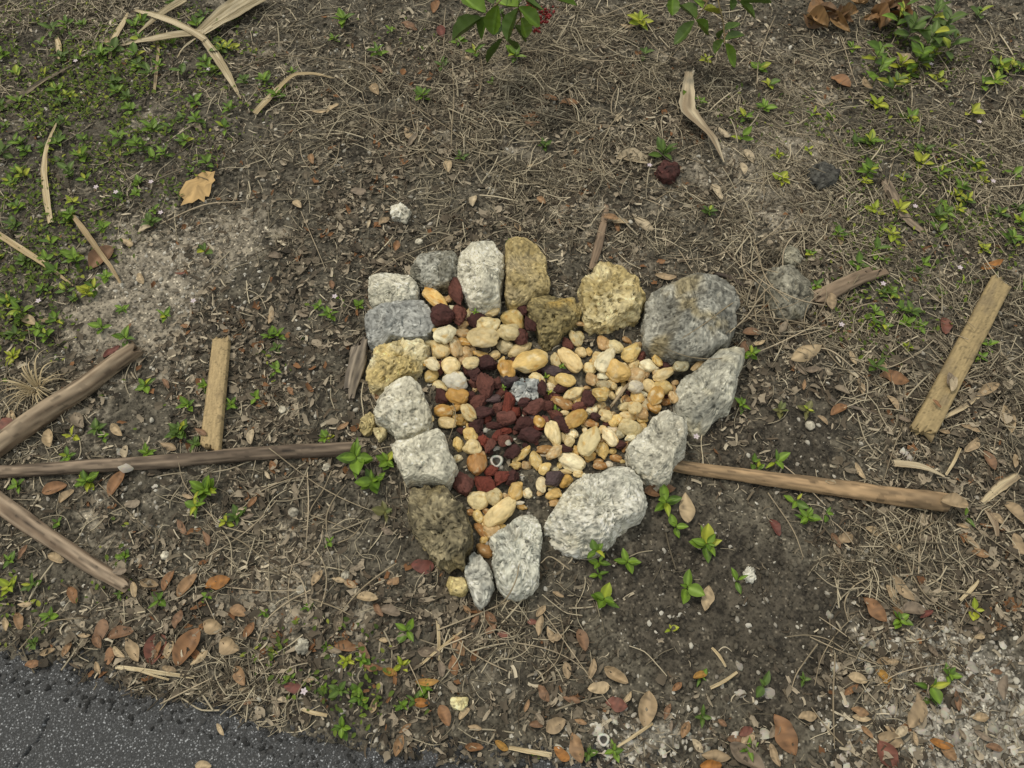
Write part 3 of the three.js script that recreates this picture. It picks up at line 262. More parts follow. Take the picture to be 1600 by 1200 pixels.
function lump(A, B, C, seed, lava, col, hard) {
  const r = rng(seed * 131 + 7), g = ICO[lava ? 1 : 0].clone(), p = g.attributes.position, n = p.count, s = seed * 1.37, cols = new Float32Array(n * 3), pl = [];
  const nc = lava ? 11 : hard ? 9 : 6; for (let k = 0; k < nc; k++) { const v = new THREE.Vector3(r() * 2 - 1, r() * 2 - 1, r() * 2 - 1).normalize(); pl.push([v, lava || hard ? rr(0.6, 0.88, r) : rr(0.72, 0.94, r)]); }
  const br = 0.82 + 0.36 * r(), wr = (r() - 0.5) * 0.12, v = new THREE.Vector3(), ex = lava ? 1 : rr(0.86, 1, r), egg = rr(-0.18, 0.18, r), stain = r() < 0.6 ? 0.9 : 0.35;
  for (let i = 0; i < n; i++) {
    v.fromBufferAttribute(p, i); const x = v.x, y = v.y, z = v.z;
    for (const [q, d] of pl) { const t = v.dot(q) - d; if (t > 0) v.addScaledVector(q, -t * (lava ? 0.9 : 0.7)); }
    let f = 1 + 0.2 * n3(x * 1.4 + s, y * 1.4, z * 1.4) + 0.07 * n3(x * 3.2, y * 3.2 + s, z * 3.2); if (lava) { const w = worley(x * 3.6 + s, y * 3.6, z * 3.6); f += 0.1 * n3(x * 6, y * 6 + s, z * 6) - 0.2 * (1 - sstep(0.05, 0.4, w[0])) + 0.03; } else f += 0.02 * n3(x * 8, y * 8 + s, z * 8) - (hard ? 0.1 : 0.04) * (1 - sstep(0.02, 0.12, Math.abs(n3(x * 1.7 + s * 2, y * 1.7, z * 1.7))));
    v.multiplyScalar(f * (lava ? 1.08 : 1.04)); v.z *= 1 + egg * v.x;
    p.setXYZ(i, v.x * A, v.y * C, v.z * B);
    const t = fbm3(x * 1.9 + s, y * 1.9, z * 1.9 + 4, 3), t2 = sstep(0.12, 0.4, fbm3(x * 2.6 - s, y * 2.6 + 9, z * 2.6, 3)), m = br * (1 + 0.4 * t + (lava ? 0.35 : 0.16) * n3(x * 11, y * 11 + s, z * 11) + (lava ? 0.2 : 0.12) * n3(x * 5, y * 5 + s, z * 5 + 3));
    let [R0, G0, B0] = col; if (!lava) { R0 = lerp(R0, R0 * 0.86, t2 * stain); G0 = lerp(G0, G0 * 0.66, t2 * stain); B0 = lerp(B0, B0 * 0.38, t2 * stain); }
    if (!lava) { const wq = 0.55 * sstep(0.1, 0.45, fbm3(x * 2.2 + 5, y * 2.2 + s, z * 2.2 - s, 3)); R0 = lerp(R0, 0.76, wq); G0 = lerp(G0, 0.68, wq); B0 = lerp(B0, 0.46, wq); }
    cols[i * 3] = clamp(R0 * m * (1 + wr)); cols[i * 3 + 1] = clamp(G0 * m); cols[i * 3 + 2] = clamp(B0 * m * (1 - wr));
  }
  g.setAttribute('color', new THREE.BufferAttribute(cols, 3)); g.computeVertexNormals(); return g;
}
{
  const done = []; PEB.map((p, i) => [p, i]).sort((a, b) => a[0][2] * a[0][3] - b[0][2] * b[0][3]).forEach(([p, i]) => {
    const [x, y, a, b, deg, key, own] = p, lava = 'rdkv'.includes(key), th = deg * Math.PI / 180; let cy = 0.012, A, B, Cc, ctr, ax, az;
    for (let it = 0; it < 2; it++) {
      ctr = at(x, y, cy); const e1 = at(x + a * Math.cos(th), y + a * Math.sin(th), cy).sub(ctr), e2 = at(x - b * Math.sin(th), y + b * Math.cos(th), cy).sub(ctr); e1.z *= 0.95; e2.z *= 0.95; const gs = lava ? 1.17 : 1.09; e1.multiplyScalar(gs); e2.multiplyScalar(gs);
      A = e1.length(); B = e2.length(); ax = e1.x / A; az = e1.z / A; Cc = Math.min(A, B) * (lava ? 0.8 : 0.68);
      let need = -1; const rx = Math.max(A, B); for (let dx = -rx; dx <= rx; dx += CELL * 1.5) for (let dz = -rx; dz <= rx; dz += CELL * 1.5) { const u = (dx * ax + dz * az) / (A * 0.62), v = (-dx * az + dz * ax) / (B * 0.62), q = u * u + v * v; if (q > 1) continue; need = Math.max(need, hm(ctr.x + dx, ctr.z + dz) + Cc * 0.72 * Math.sqrt(1 - q)); }
      const g0 = gh(ctr.x, ctr.z); cy = clamp(need, g0 + Cc * 0.5, g0 + Cc * 0.6 + 0.026);
    }
    const g = lump(A, B, Cc, i + 1, lava, PC[key], 'y' === key && i % 3 === 0 || i === 0 || key === 'w' && i % 2 === 0); g.rotateY(Math.atan2(-az, ax));
    const m = new THREE.Mesh(g, lava ? MAT.lava : MAT.pebble); m.position.set(ctr.x, cy, ctr.z); stampGeo(g, ctr.x, cy, ctr.z);
    done.push([i, m, own, key, lava, x, y, a * b]);
  });
  done.sort((a, b) => a[0] - b[0]).forEach(([i, m, own, key, lava, x, y, sz]) => top(m, lava ? 'lava_rock' : 'pebble', own || `${sz < 50 ? 'small' : sz > 130 ? 'large' : 'mid sized'} ${PN[key][0]} ${lava ? 'lava rock' : 'pebble'} ${near(x, y)}`, lava ? 'lava rock' : 'pebble', own ? null : `${PN[key][0]} ${lava ? 'lava rocks' : 'pebbles'} filling the heart`));
}
console.log('rocks done');

// ---------------------------------------------------------------- sticks, boards, palm strips
function tubeGeo(pts, radii, o = {}) {
  const { nu = 18, nv = 90, c1, c2, grain = 1, seed = 1, rag = 0.01, knots = 0.06, cap = true, flat = 1 } = o, curve = new THREE.CatmullRomCurve3(pts), L = curve.getLength(), up = new THREE.Vector3(0, 1, 0), T = new THREE.Vector3(), S = new THREE.Vector3(), U = new THREE.Vector3(), P = new THREE.Vector3();
  const ext = cap ? 2 : 0;
  return gridGeo(nu, nv + ext * 2, (u, v, i, j) => {
    let k = clamp((j - ext) / nv), inner = j < ext ? j / ext : j > nv + ext ? (nv + 2 * ext - j) / ext : 1; inner = Math.sqrt(inner);
    curve.getPointAt(k, P); curve.getTangentAt(k, T); S.crossVectors(T, up).normalize(); U.crossVectors(S, T);
    const a = u * 6.28318, f = k * (radii.length - 1), q = Math.min(radii.length - 2, f | 0), rad = lerp(radii[q], radii[q + 1], f - q), ca = Math.cos(a), sa = Math.sin(a);
    const R0 = rad * inner * (1 + knots * n3(ca * 1.2 + seed, sa * 1.2, k * L * 12) + 0.06 * n3(ca * 4 + seed, sa * 4, k * L * 20) + 0.05 * n3(ca * 7 + seed, sa * 7, k * L * 14) + 0.03 * n3(ca * 9, sa * 9 + seed, k * L * 90)), endk = k < 0.02 ? -1 : k > 0.98 ? 1 : 0, push = endk * rag * n3(ca * 3 + seed, sa * 3, endk * 5);
    const X = P.x + S.x * R0 * ca + U.x * R0 * sa * flat + T.x * push, Y = P.y + S.y * R0 * ca + U.y * R0 * sa * flat + T.y * push, Zz = P.z + S.z * R0 * ca + U.z * R0 * sa * flat + T.z * push;
    const g1 = n3(ca * 2.2 + seed, sa * 2.2, k * L * 7), g2 = n3(ca * 7 + seed, sa * 7, k * L * 22), t = sstep(-0.5, 0.5, g1 * 0.7 + g2 * 0.5), m = 1 + grain * (0.3 * n3(ca * 9, sa * 9 + seed, k * L * 60) + 0.3 * n3(ca * 6 + 3, sa * 6 + seed, k * L * 9) + 0.25 * g2 + (n3(ca * 3, sa * 3 + seed, k * L * 35) > 0.55 ? -0.35 : 0));
    return [X, Y, Zz, clamp(lerp(c1[0], c2[0], t) * m), clamp(lerp(c1[1], c2[1], t) * m), clamp(lerp(c1[2], c2[2], t) * m)];
  }, true);
}
function stick(label, px, rads, o) {
  const g = px.map(([x, y], i) => { const m = mpp(x, y), r = rads[Math.min(i, rads.length - 1)] * m; let p = at(x, y, r); p = at(x, y, gh(p.x, p.z) + r * 0.8); return p; });
  const rm = rads.map((r, i) => r * mpp(...px[Math.min(i, px.length - 1)])); const geo = tubeGeo(g, rm, o); stampGeo(geo, 0, 0, 0);
  const m = new THREE.Mesh(geo, MAT.wood); return top(m, o.name || 'stick', label, o.cat || 'stick', o.group);
}
stick('thick smooth brown stick slanting up to the pale sandy patch', [[-30, 716], [20, 680], [75, 641], [130, 606], [175, 572], [211, 546]], [16, 16, 17, 16, 14, 13], { c1: [0.16, 0.115, 0.075], c2: [0.34, 0.27, 0.19], seed: 3, nv: 140, nu: 26, knots: 0.1 });
stick('long dark brown stick reaching the heart from the weeds', [[-40, 740], [0, 737], [100, 731], [200, 725], [290, 718], [375, 711], [470, 705], [552, 701]], [10, 10, 10.5, 10.5, 11, 11, 11, 11], { c1: [0.1, 0.075, 0.055], c2: [0.27, 0.21, 0.155], seed: 5, nv: 260, nu: 24, knots: 0.12 });
stick('pale brown stick slanting down towards the asphalt', [[-40, 758], [0, 786], [50, 822], [105, 858], [150, 888], [198, 916]], [14, 14, 14, 13, 12, 10], { c1: [0.2, 0.145, 0.1], c2: [0.38, 0.3, 0.22], seed: 7, nv: 140, nu: 24 });
stick('thick round orange brown stick poking out from under the kite shaped rock', [[1040, 723], [1062, 729], [1160, 742], [1260, 756], [1360, 770], [1479, 785]], [9, 10, 11.5, 13, 14, 15], { c1: [0.24, 0.17, 0.1], c2: [0.42, 0.29, 0.165], seed: 9, nv: 200, nu: 26, rag: 0.006 });
function board(name, label, quad, th, c1, c2, seed, bow = 0.004) { // quad in px: two ends of the left edge, two ends of the right edge
  const [a, b, c, d] = quad.map(([x, y]) => { let p = at(x, y, 0.02); p = at(x, y, gh(p.x, p.z) + 0.008 + th); return p; }), nu = 40, nv = 110;
  const L = a.distanceTo(b);
  const pt = (s, t) => { const u = t, l = a.clone().lerp(b, u), r = c.clone().lerp(d, u), p = l.lerp(r, s); return p; };
  const geo = gridGeo(nu, nv, (u, v) => {
    const per = u * 2, topSide = per < 1, s0 = topSide ? per : 2 - per, s = clamp(s0 + 0.012 * n2(v * 14, topSide ? 1 : 1, seed)), ragged = (v < 0.001 ? -1 : v > 0.999 ? 1 : 0) * 0.004 * (n2(s * 9, seed, 3) + 0.6 * n2(s * 25, seed, 5));
    const p = pt(s, v + ragged / L * 3), edge = Math.pow(Math.abs(s - 0.5) * 2, 16), dome = bow * (1 - (2 * s - 1) ** 2), wob = 0.0012 * n2(s * 9, v * 30, seed) + 0.0006 * n2(s * 30, v * 12, seed + 7) + 0.0006 * n2(s * 40, v * 160, seed + 2);
    p.y += topSide ? dome - th * 0.35 * edge + wob : -th + th * 0.35 * edge; if (v < 0.001 || v > 0.999) p.y = p.y - (topSide ? th * 0.3 : 0);
    const g = n2(s * 26, v * 6, seed + 9), g2 = n2(s * 90, v * 10, seed + 11), blot = sstep(0.1, 0.5, fbm2(s * 3 + seed, v * 11, 3, 13)), worm = Math.abs(n2(s * 5, v * 22, seed + 20)) < 0.05 && n2(s * 2, v * 5, seed + 22) > -0.2 ? 0.6 : 1, m = (1 + 0.14 * g + 0.14 * g2 + 0.2 * n2(s * 30, v * 120, seed + 15)) * worm;
    return [p.x, p.y, p.z, clamp(lerp(c1[0], c2[0], blot) * m), clamp(lerp(c1[1], c2[1], blot) * m), clamp(lerp(c1[2], c2[2], blot) * m)];
  }, true);
  const caps = [0, nv].map((j) => { const n = nu, p = geo.attributes.position, cc = geo.attributes.color, pos = [], col = [], idx = [], mid = new THREE.Vector3(); for (let i = 0; i < n; i++) { const k = j * n + i; pos.push(p.getX(k), p.getY(k), p.getZ(k)); col.push(cc.getX(k), cc.getY(k), cc.getZ(k)); mid.add(new THREE.Vector3(p.getX(k), p.getY(k), p.getZ(k))); } mid.divideScalar(n); pos.push(mid.x, mid.y, mid.z); col.push(...c1); for (let i = 0; i < n; i++) idx.push(i, (i + 1) % n, n); const g = new THREE.BufferGeometry(); g.setAttribute('position', new THREE.Float32BufferAttribute(pos, 3)); g.setAttribute('color', new THREE.Float32BufferAttribute(col, 3)); g.setIndex(idx); g.computeVertexNormals(); return g; });
  const all = mergeGeometries([geo, ...caps]); stampGeo(all, 0, 0, 0); return top(new THREE.Mesh(all, MAT.wood), name, label, 'board');
}
board('wood_board', 'short light tan flat piece of wood lying across above the long dark stick', [[331, 528], [311, 694], [359, 531], [344, 701]], 0.014, [0.42, 0.32, 0.17], [0.33, 0.25, 0.135], 4);
board('wood_board', 'long flat tan plank with a broken rotten end among dry leaves', [[1551, 430], [1427, 660], [1583, 448], [1464, 682]], 0.02, [0.35, 0.27, 0.14], [0.25, 0.195, 0.11], 8, 0.003);
stick('weathered grey driftwood chunk leaning on the cream rocks', [[563, 541], [557, 565], [550, 590], [546, 612]], [10, 12, 11, 9], { name: 'driftwood', cat: 'wood', c1: [0.1, 0.085, 0.07], c2: [0.32, 0.27, 0.21], seed: 13, nv: 60, nu: 26, knots: 0.55, rag: 0.03, flat: 0.6 });
stick('rotten brown wood chunk beside the half buried grey rock', [[1278, 466], [1305, 452], [1335, 438], [1366, 426]], [11, 13, 12, 11], { name: 'wood_chunk', cat: 'wood', c1: [0.17, 0.125, 0.085], c2: [0.36, 0.28, 0.2], seed: 15, nv: 70, nu: 28, knots: 0.5, rag: 0.035, flat: 0.45 });
stick('flat grey bark strip among weeds near the plank', [[1384, 284], [1402, 318], [1420, 344], [1440, 360]], [7, 9, 8, 5], { name: 'bark_strip', cat: 'bark', c1: [0.2, 0.155, 0.11], c2: [0.34, 0.27, 0.2], seed: 17, nv: 50, flat: 0.35, knots: 0.2 });
stick('brown bark strip standing off the round golden rock', [[948, 322], [942, 355], [934, 388], [924, 420]], [4, 6, 7, 5], { name: 'bark_strip', cat: 'bark', c1: [0.14, 0.1, 0.07], c2: [0.26, 0.19, 0.13], seed: 19, nv: 50, flat: 0.4, knots: 0.2 });
stick('pale wood splinter lying on the yellow pebbles', [[954, 643], [965, 628], [976, 614], [982, 608]], [2.2, 2.6, 2.8, 1.6], { name: 'wood_splinter', cat: 'wood', c1: [0.38, 0.29, 0.18], c2: [0.52, 0.42, 0.28], seed: 21, nv: 30, nu: 8 }).position.y += 0.034;
stick('dark twig lying behind the biggest dark grey rock', [[1120, 428], [1140, 434], [1160, 446]], [3, 4, 3], { name: 'twig', cat: 'twig', c1: [0.03, 0.025, 0.02], c2: [0.08, 0.06, 0.05], seed: 23, nv: 30, nu: 8 });
stick('grey forked root near the plank end', [[1290, 612], [1302, 626], [1330, 635], [1360, 644], [1388, 655]], [2, 3, 3, 2.6, 1.6], { name: 'twig', cat: 'twig', c1: [0.12, 0.1, 0.08], c2: [0.24, 0.2, 0.16], seed: 25, nv: 50, nu: 8 });

function ribbonGeo(px, w, o = {}) { // a pleated dry palm strip; px points, widths in px
  const { c1 = [0.46, 0.37, 0.22], c2 = [0.6, 0.51, 0.34], lift = 0.008, pleat = 3, seed = 1, arch = 0.006, twist = 0, nv = 40, nu = 12 } = o;
  const pts = px.map(([x, y, l = lift]) => { let p = at(x, y, 0.01); return at(x, y, hm(p.x, p.z) + l); }), cv = new THREE.CatmullRomCurve3(pts), L = cv.getLength(), T = new THREE.Vector3(), S = new THREE.Vector3(), up = new THREE.Vector3(0, 1, 0), P = new THREE.Vector3(), U = new THREE.Vector3(), sc = mpp(...px[0]);
  return gridGeo(nu, nv, (u, v) => {
    cv.getPointAt(v, P); cv.getTangentAt(v, T); S.crossVectors(T, up).normalize(); U.crossVectors(S, T); const f = v * (w.length - 1), q = Math.min(w.length - 2, f | 0), hw = lerp(w[q], w[q + 1], f - q) * sc * 0.5, s = u * 2 - 1, tw = twist * sstep(0.45, 0.8, v);
    const zig = Math.abs(((u * pleat) % 1) - 0.5) * 2, hgt = (zig - 0.5) * hw * 0.35 + arch * Math.sin(v * Math.PI) + 0.0015 * n2(v * L * 40, s * 2, seed), ct = Math.cos(tw), st = Math.sin(tw), e = s * hw * (1 + 0.06 * n2(v * 20, Math.sign(s), seed));
    const g = n2(u * 16, v * L * 9, seed), m = 1 + 0.18 * g + 0.14 * n2(u * 40, v * L * 30, seed + 1), t = sstep(-0.4, 0.5, n2(u * 3, v * L * 14, seed + 2));
    return [P.x + S.x * e * ct + U.x * (hgt + e * st), P.y + S.y * e * ct + U.y * (hgt + e * st), P.z + S.z * e * ct + U.z * (hgt + e * st), clamp(lerp(c1[0], c2[0], t) * m), clamp(lerp(c1[1], c2[1], t) * m), clamp(lerp(c1[2], c2[2], t) * m)];
  });
}
const ribbon = (label, px, w, o = {}) => top(new THREE.Mesh(ribbonGeo(px, w, o), MAT.dry), o.name || 'dry_palm_strip', label, o.cat || 'palm strip', o.group);
{
  const f = new THREE.Group(); top(f, 'palm_frond', 'splayed dry palm frond with pale split blades', 'palm frond');
  const blades = [[[[405, -12, 0.03], [360, 18, 0.028], [312, 50, 0.03]], [30, 32, 14]], [[[420, -6, 0.035], [372, 24, 0.03], [318, 52, 0.03]], [10, 14, 8]], [[[318, 50, 0.03], [270, 58, 0.03], [187, 71, 0.008]], [14, 14, 3]], [[[210, 16, 0.01], [262, 33, 0.03], [300, 50, 0.034], [320, 62, 0.034]], [4, 12, 12, 10]], [[[314, 56, 0.032], [335, 85, 0.02], [356, 118, 0.014], [376, 154, 0.006]], [10, 14, 11, 2]], [[[288, 0, 0.02], [256, 22, 0.02], [213, 54, 0.008]], [16, 12, 3]], [[[306, 60, 0.03], [285, 80, 0.012], [277, 90, 0.006]], [4, 3, 2]]];
  blades.forEach(([p, w], i) => part(f, 'blade', ribbonGeo(p, w, { seed: 30 + i, pleat: 4, nu: 16, c1: [0.4, 0.34, 0.22], c2: [0.6, 0.53, 0.38] }), MAT.dry));
}
ribbon('short cream palm strip with a frayed tip beside the splayed frond', [[200, 20], [190, 45], [180, 62], [171, 92]], [3, 9, 9, 3], { seed: 2 });
ribbon('thin brown palm strip standing below the splayed frond', [[249, 60], [247, 100], [241, 146]], [4, 5, 4], { seed: 3, c1: [0.33, 0.26, 0.16], c2: [0.45, 0.36, 0.24] });
ribbon('upright tan palm strip in the dense green weeds', [[88, 192], [74, 235], [71, 270], [74, 310], [79, 348]], [2, 6, 9, 9, 8], { seed: 4, lift: 0.014 });
ribbon('brown palm strip lying over a curled brown leaf', [[114, 337], [140, 372], [160, 400], [175, 420], [188, 442]], [6, 9, 8, 6, 4], { seed: 5, lift: 0.016, c1: [0.3, 0.23, 0.13], c2: [0.42, 0.33, 0.2] });
ribbon('tapering cream palm strip at the edge of the green weeds', [[-6, 364], [30, 388], [70, 414], [114, 446]], [9, 10, 8, 2], { seed: 6, lift: 0.012 });
ribbon('dark grey palm strip lost in the green weeds', [[-10, 176], [30, 154], [70, 128], [116, 101]], [14, 12, 8, 3], { seed: 7, c1: [0.1, 0.085, 0.06], c2: [0.3, 0.25, 0.17] });
ribbon('bent pale strip at the edge of the dry litter', [[398, 177], [418, 158], [440, 136], [462, 119], [490, 117], [523, 122]], [10, 10, 8, 7, 6, 3], { seed: 8, lift: 0.012 });
ribbon('tiny cream strip in the weeds beside a dark stone', [[88, 58], [93, 72], [94, 93]], [6, 8, 7], { seed: 9 });
ribbon('large twisted beige leaf with a pale curled tail', [[1076, 112, 0.02], [1074, 145, 0.02], [1073, 175, 0.025], [1090, 196, 0.03], [1112, 218, 0.03], [1131, 253, 0.016]], [10, 18, 24, 22, 18, 3], { seed: 10, name: 'dry_twisted_leaf', cat: 'leaf', twist: 0.5, pleat: 2, arch: 0.012, c1: [0.3, 0.24, 0.16], c2: [0.52, 0.45, 0.32] });
ribbon('cream straw strip lying on the asphalt edge', [[180, 1042], [220, 1047], [260, 1053], [303, 1058]], [6, 6, 6, 5], { seed: 11, lift: 0.006, c1: [0.5, 0.42, 0.27], c2: [0.62, 0.54, 0.37] });
ribbon('thin cream straw crossing the strip on the asphalt edge', [[210, 1046, 0.011], [238, 1055, 0.009], [264, 1062]], [2, 3, 3], { seed: 12, lift: 0.006 });
ribbon('cream curled bark scrap below the plank\'s rotten end', [[1397, 724], [1420, 728], [1445, 734], [1476, 745]], [12, 11, 8, 3], { seed: 13, lift: 0.012, arch: 0.01, c1: [0.4, 0.33, 0.22], c2: [0.56, 0.49, 0.35] });
ribbon('cream reed lying at the bottom beside shell grit', [[795, 1168], [825, 1174], [862, 1180]], [6, 7, 7], { seed: 14 });
ribbon('forked straw with two prongs on the shell grit', [[960, 1170], [990, 1150], [1020, 1130]], [3, 5, 4], { seed: 15 });
ribbon('bundle of tan straw standing above the asphalt', [[684, 970], [686, 1000], [686, 1032]], [5, 5, 3], { seed: 16 });
ribbon('slanting tan straw crossing the upright bundle', [[722, 986], [690, 1012], [656, 1040]], [3, 4, 4], { seed: 17 });
ribbon('cream straw lying flat on the asphalt weeds', [[472, 1108], [490, 1114], [511, 1118]], [5, 6, 5], { seed: 18 });
ribbon('brown reed hidden in the leaf litter near the plank', [[1500, 700], [1490, 720], [1478, 742]], [4, 5, 4], { seed: 19 });
ribbon('shredded tan palm scrap by the stick\'s far end', [[1592, 742], [1560, 762], [1535, 785]], [10, 16, 8], { seed: 20, c1: [0.3, 0.24, 0.16] });
ribbon('flat tan shred at the edge of the leaf litter', [[1470, 655], [1500, 640], [1530, 620]], [6, 8, 4], { seed: 22, c1: [0.3, 0.24, 0.16] });
ribbon('wide brown scrap of palm among the dry leaves', [[1540, 795], [1550, 815], [1558, 838]], [8, 12, 6], { seed: 23, c1: [0.24, 0.18, 0.12], c2: [0.36, 0.29, 0.2] });
ribbon('short cream reed by the blackened soil', [[1110, 1075], [1130, 1065], [1152, 1050]], [5, 5, 4], { seed: 24 });
ribbon('leaning cream straw in the weeds near the dirt', [[1112, 1012], [1122, 1025], [1134, 1042]], [4, 5, 3], { seed: 25 });
ribbon('split cream straw on the dry leaves by the dark soil', [[1500, 938], [1515, 922], [1530, 906]], [4, 7, 3], { seed: 26 });
// long thin bent stems that can be picked out
const STEMS = [[[420, 700], [500, 760], [560, 790], [620, 810]], [[620, 880], [590, 900], [560, 925], [530, 960]], [[480, 735], [482, 790], [478, 860]], [[518, 736], [505, 765], [484, 800], [478, 850]], [[340, 830], [380, 848], [420, 880], [460, 905]], [[150, 752], [190, 790], [240, 836]], [[1180, 380], [1210, 470], [1250, 520], [1290, 470], [1285, 430]], [[1140, 520], [1170, 490], [1195, 455], [1230, 430]], [[1215, 720], [1240, 740], [1290, 790]], [[1160, 560], [1230, 530], [1300, 490], [1330, 450]], [[1200, 770], [1240, 830], [1255, 870]], [[840, 945], [870, 985], [930, 1070], [960, 1110]], [[890, 890], [860, 870], [845, 880]], [[1415, 600], [1412, 650], [1390, 720], [1380, 755]], [[1405, 605], [1415, 660], [1400, 690]], [[1265, 995], [1320, 1020], [1370, 1038]], [[1305, 1020], [1302, 1090], [1304, 1170]], [[1600, 880], [1500, 800], [1420, 660]], [[820, 170], [900, 190], [1000, 200], [1060, 205]], [[640, 160], [700, 200], [820, 280], [900, 300]], [[860, 60], [900, 90], [1000, 90], [1090, 60]], [[1000, 190], [1060, 240], [1110, 260]], [[1100, 150], [1150, 190], [1220, 240], [1290, 270]], [[1280, 200], [1330, 250], [1400, 245], [1450, 235]], [[1230, 120], [1290, 170], [1330, 220]], [[370, 110], [420, 90], [500, 90], [600, 110], [650, 140]], [[440, 175], [500, 172], [560, 165]], [[580, 430], [620, 405], [690, 375], [740, 350]], [[250, 350], [320, 320], [380, 315]], [[470, 330], [500, 400], [510, 425]], [[690, 560], [700, 610], [712, 650], [700, 690]], [[30, 1015], [70, 975], [130, 965]], [[250, 1100], [290, 1080], [330, 1060]], [[380, 1000], [350, 990], [320, 935]], [[1100, 260], [1135, 300], [1120, 350]], [[1060, 390], [1100, 440], [1180, 430]], [[1330, 560], [1380, 575], [1440, 550]], [[1230, 560], [1290, 545], [1350, 590]], [[1455, 905], [1500, 925], [1560, 930]], [[1375, 895], [1430, 930], [1460, 965]]];
{ const sr = rng(777), zonesT = [[900, 130, 260, 110, 26], [1150, 220, 200, 120, 16], [1225, 460, 80, 100, 26], [620, 170, 180, 100, 10], [1450, 300, 140, 160, 12], [1530, 600, 70, 140, 8], [560, 890, 110, 60, 8], [1400, 870, 120, 60, 8], [740, 1010, 110, 70, 8], [420, 850, 120, 60, 6], [1330, 1040, 80, 90, 6]];
  for (const [cx, cy, w, h, n] of zonesT) for (let k = 0; k < n; k++) { let x = cx + w * (sr() * 2 - 1), y = cy + h * (sr() * 2 - 1), a = sr() * 6.283; const b = (sr() - 0.5) * 0.9, L = 18 + sr() * 34, l = [[x, y]]; for (let q = 0; q < 3; q++) { x += Math.cos(a) * L; y += Math.sin(a) * L * 0.85; a += b + (sr() - 0.5) * 0.3; l.push([x, y]); } STEMS.push(l); } }
STEMS.forEach((px, i) => {
  const pts = px.map(([x, y]) => { const p = at(x, y, 0.01); return at(x, y, hm(p.x, p.z) + 0.006 + 0.008 * R()); }), w = rr(0.001, 0.0018), k = R(), c = [0.28 + 0.3 * k, 0.23 + 0.26 * k, 0.15 + 0.2 * k];
  top(new THREE.Mesh(tubeGeo(pts, [w, w, w * 0.6], { nu: 5, nv: 36, c1: c, c2: c.map((v) => v * 0.75), seed: i, rag: 0, cap: false }), MAT.wood), 'dry_twig', `long thin bent dry twig ${near(px[1][0], px[1][1])}`, 'twig', `long dry twigs ${near(px[1][0], px[1][1])}`);
});
{ const G = new THREE.Group(), c = at(62, 612); c.y = gh(c.x, c.z); G.position.copy(c); top(G, 'dry_grass_tuft', 'splayed tuft of dry straw coloured grass above the thick smooth stick', 'grass tuft');
  for (let i = 0; i < 46; i++) { const a = rr(0, 6.28), L = rr(0.03, 0.085), w = rr(0.0012, 0.003), k = R(), g = gridGeo(8, 1, (u, v) => { const r0 = 0.006 + L * u, s = (v * 2 - 1) * w * (1 - 0.8 * u); return [Math.cos(a) * r0 - Math.sin(a) * s, 0.004 + 0.035 * Math.sin(u * 2.4) * (0.4 + k), Math.sin(a) * r0 + Math.cos(a) * s, 0.25 + 0.3 * k, 0.2 + 0.25 * k, 0.12 + 0.15 * k]; }); part(G, 'blade', g, MAT.dry); } }
console.log('sticks done');

// ---------------------------------------------------------------- fallen leaves
function leafGeo(o) { // unit length along +x, base at the origin
  const { w = 0.22, curl = 0.15, cup = 0.2, seed = 1, base = 0.9, tip = 0.8, wave = 0.02, teeth = 0, nv = 4, nu = 10, rib = 1.25, spots = 0.3, vary = 0.25 } = o;
  return gridGeo(nu, nv, (u, v) => {
    const s = v * 2 - 1, t = u, prof = Math.pow(Math.sin(Math.PI * Math.pow(t, base)), tip) * (1 + (teeth ? teeth * Math.sin(t * 26) : 0) + wave * 4 * n2(t * 4, Math.sign(s) * 3, seed)), e = s * w * prof;
    const y = cup * w * prof * (Math.abs(s) ** 1.4 - 0.4) + curl * (t * (1 - t)) * 1.6 - curl * 0.2 + wave * n2(t * 5, s * 2, seed + 4), z = e + 0.05 * n2(t * 2, 1, seed + 7) * t;
    const m = (Math.abs(s) < 0.01 ? rib : 1) * (1 + vary * n2(t * 5 + seed, s * 2, 3) + vary * 0.6 * n2(t * 14, s * 6 + seed, 5)) * (n2(t * 9 + seed, s * 4, 8) > 1 - spots ? 0.6 : 1);
    return [t, y, z, m, m, m];
  });
}
const DRYL = []; for (let i = 0; i < 12; i++) DRYL.push(leafGeo({ w: [0.2, 0.24, 0.17, 0.27][i % 4], curl: [-0.12, 0.16, 0.26, 0.05, -0.2, 0.2][i % 6], cup: rr(-0.6, 0.9), seed: i * 3 + 1, base: rr(0.85, 1.2), tip: rr(0.55, 0.8), wave: rr(0.01, 0.05), nu: 14, nv: 4 }));
const LC = { br: [[0.23, 0.12, 0.055], [0.19, 0.108, 0.06], [0.27, 0.165, 0.085]], tn: [[0.34, 0.255, 0.155], [0.29, 0.215, 0.13], [0.4, 0.31, 0.19]], gy: [[0.22, 0.18, 0.13], [0.19, 0.15, 0.11]], rd: [[0.13, 0.04, 0.03], [0.17, 0.065, 0.045]], og: [[0.28, 0.12, 0.025], [0.31, 0.17, 0.035]], pl: [[0.42, 0.35, 0.24]], cp: [[0.2, 0.11, 0.045], [0.26, 0.16, 0.07], [0.15, 0.085, 0.04]] };
const LN = { br: 'orange brown', tn: 'tan', gy: 'grey', rd: 'dark red', og: 'amber orange', pl: 'pale beige', cp: 'copper' };
const LMAT = {}; for (const k in LC) LMAT[k] = LC[k].map((c) => M({ vertexColors: true, color: new THREE.Color().setRGB(...c), roughness: 0.62 }));
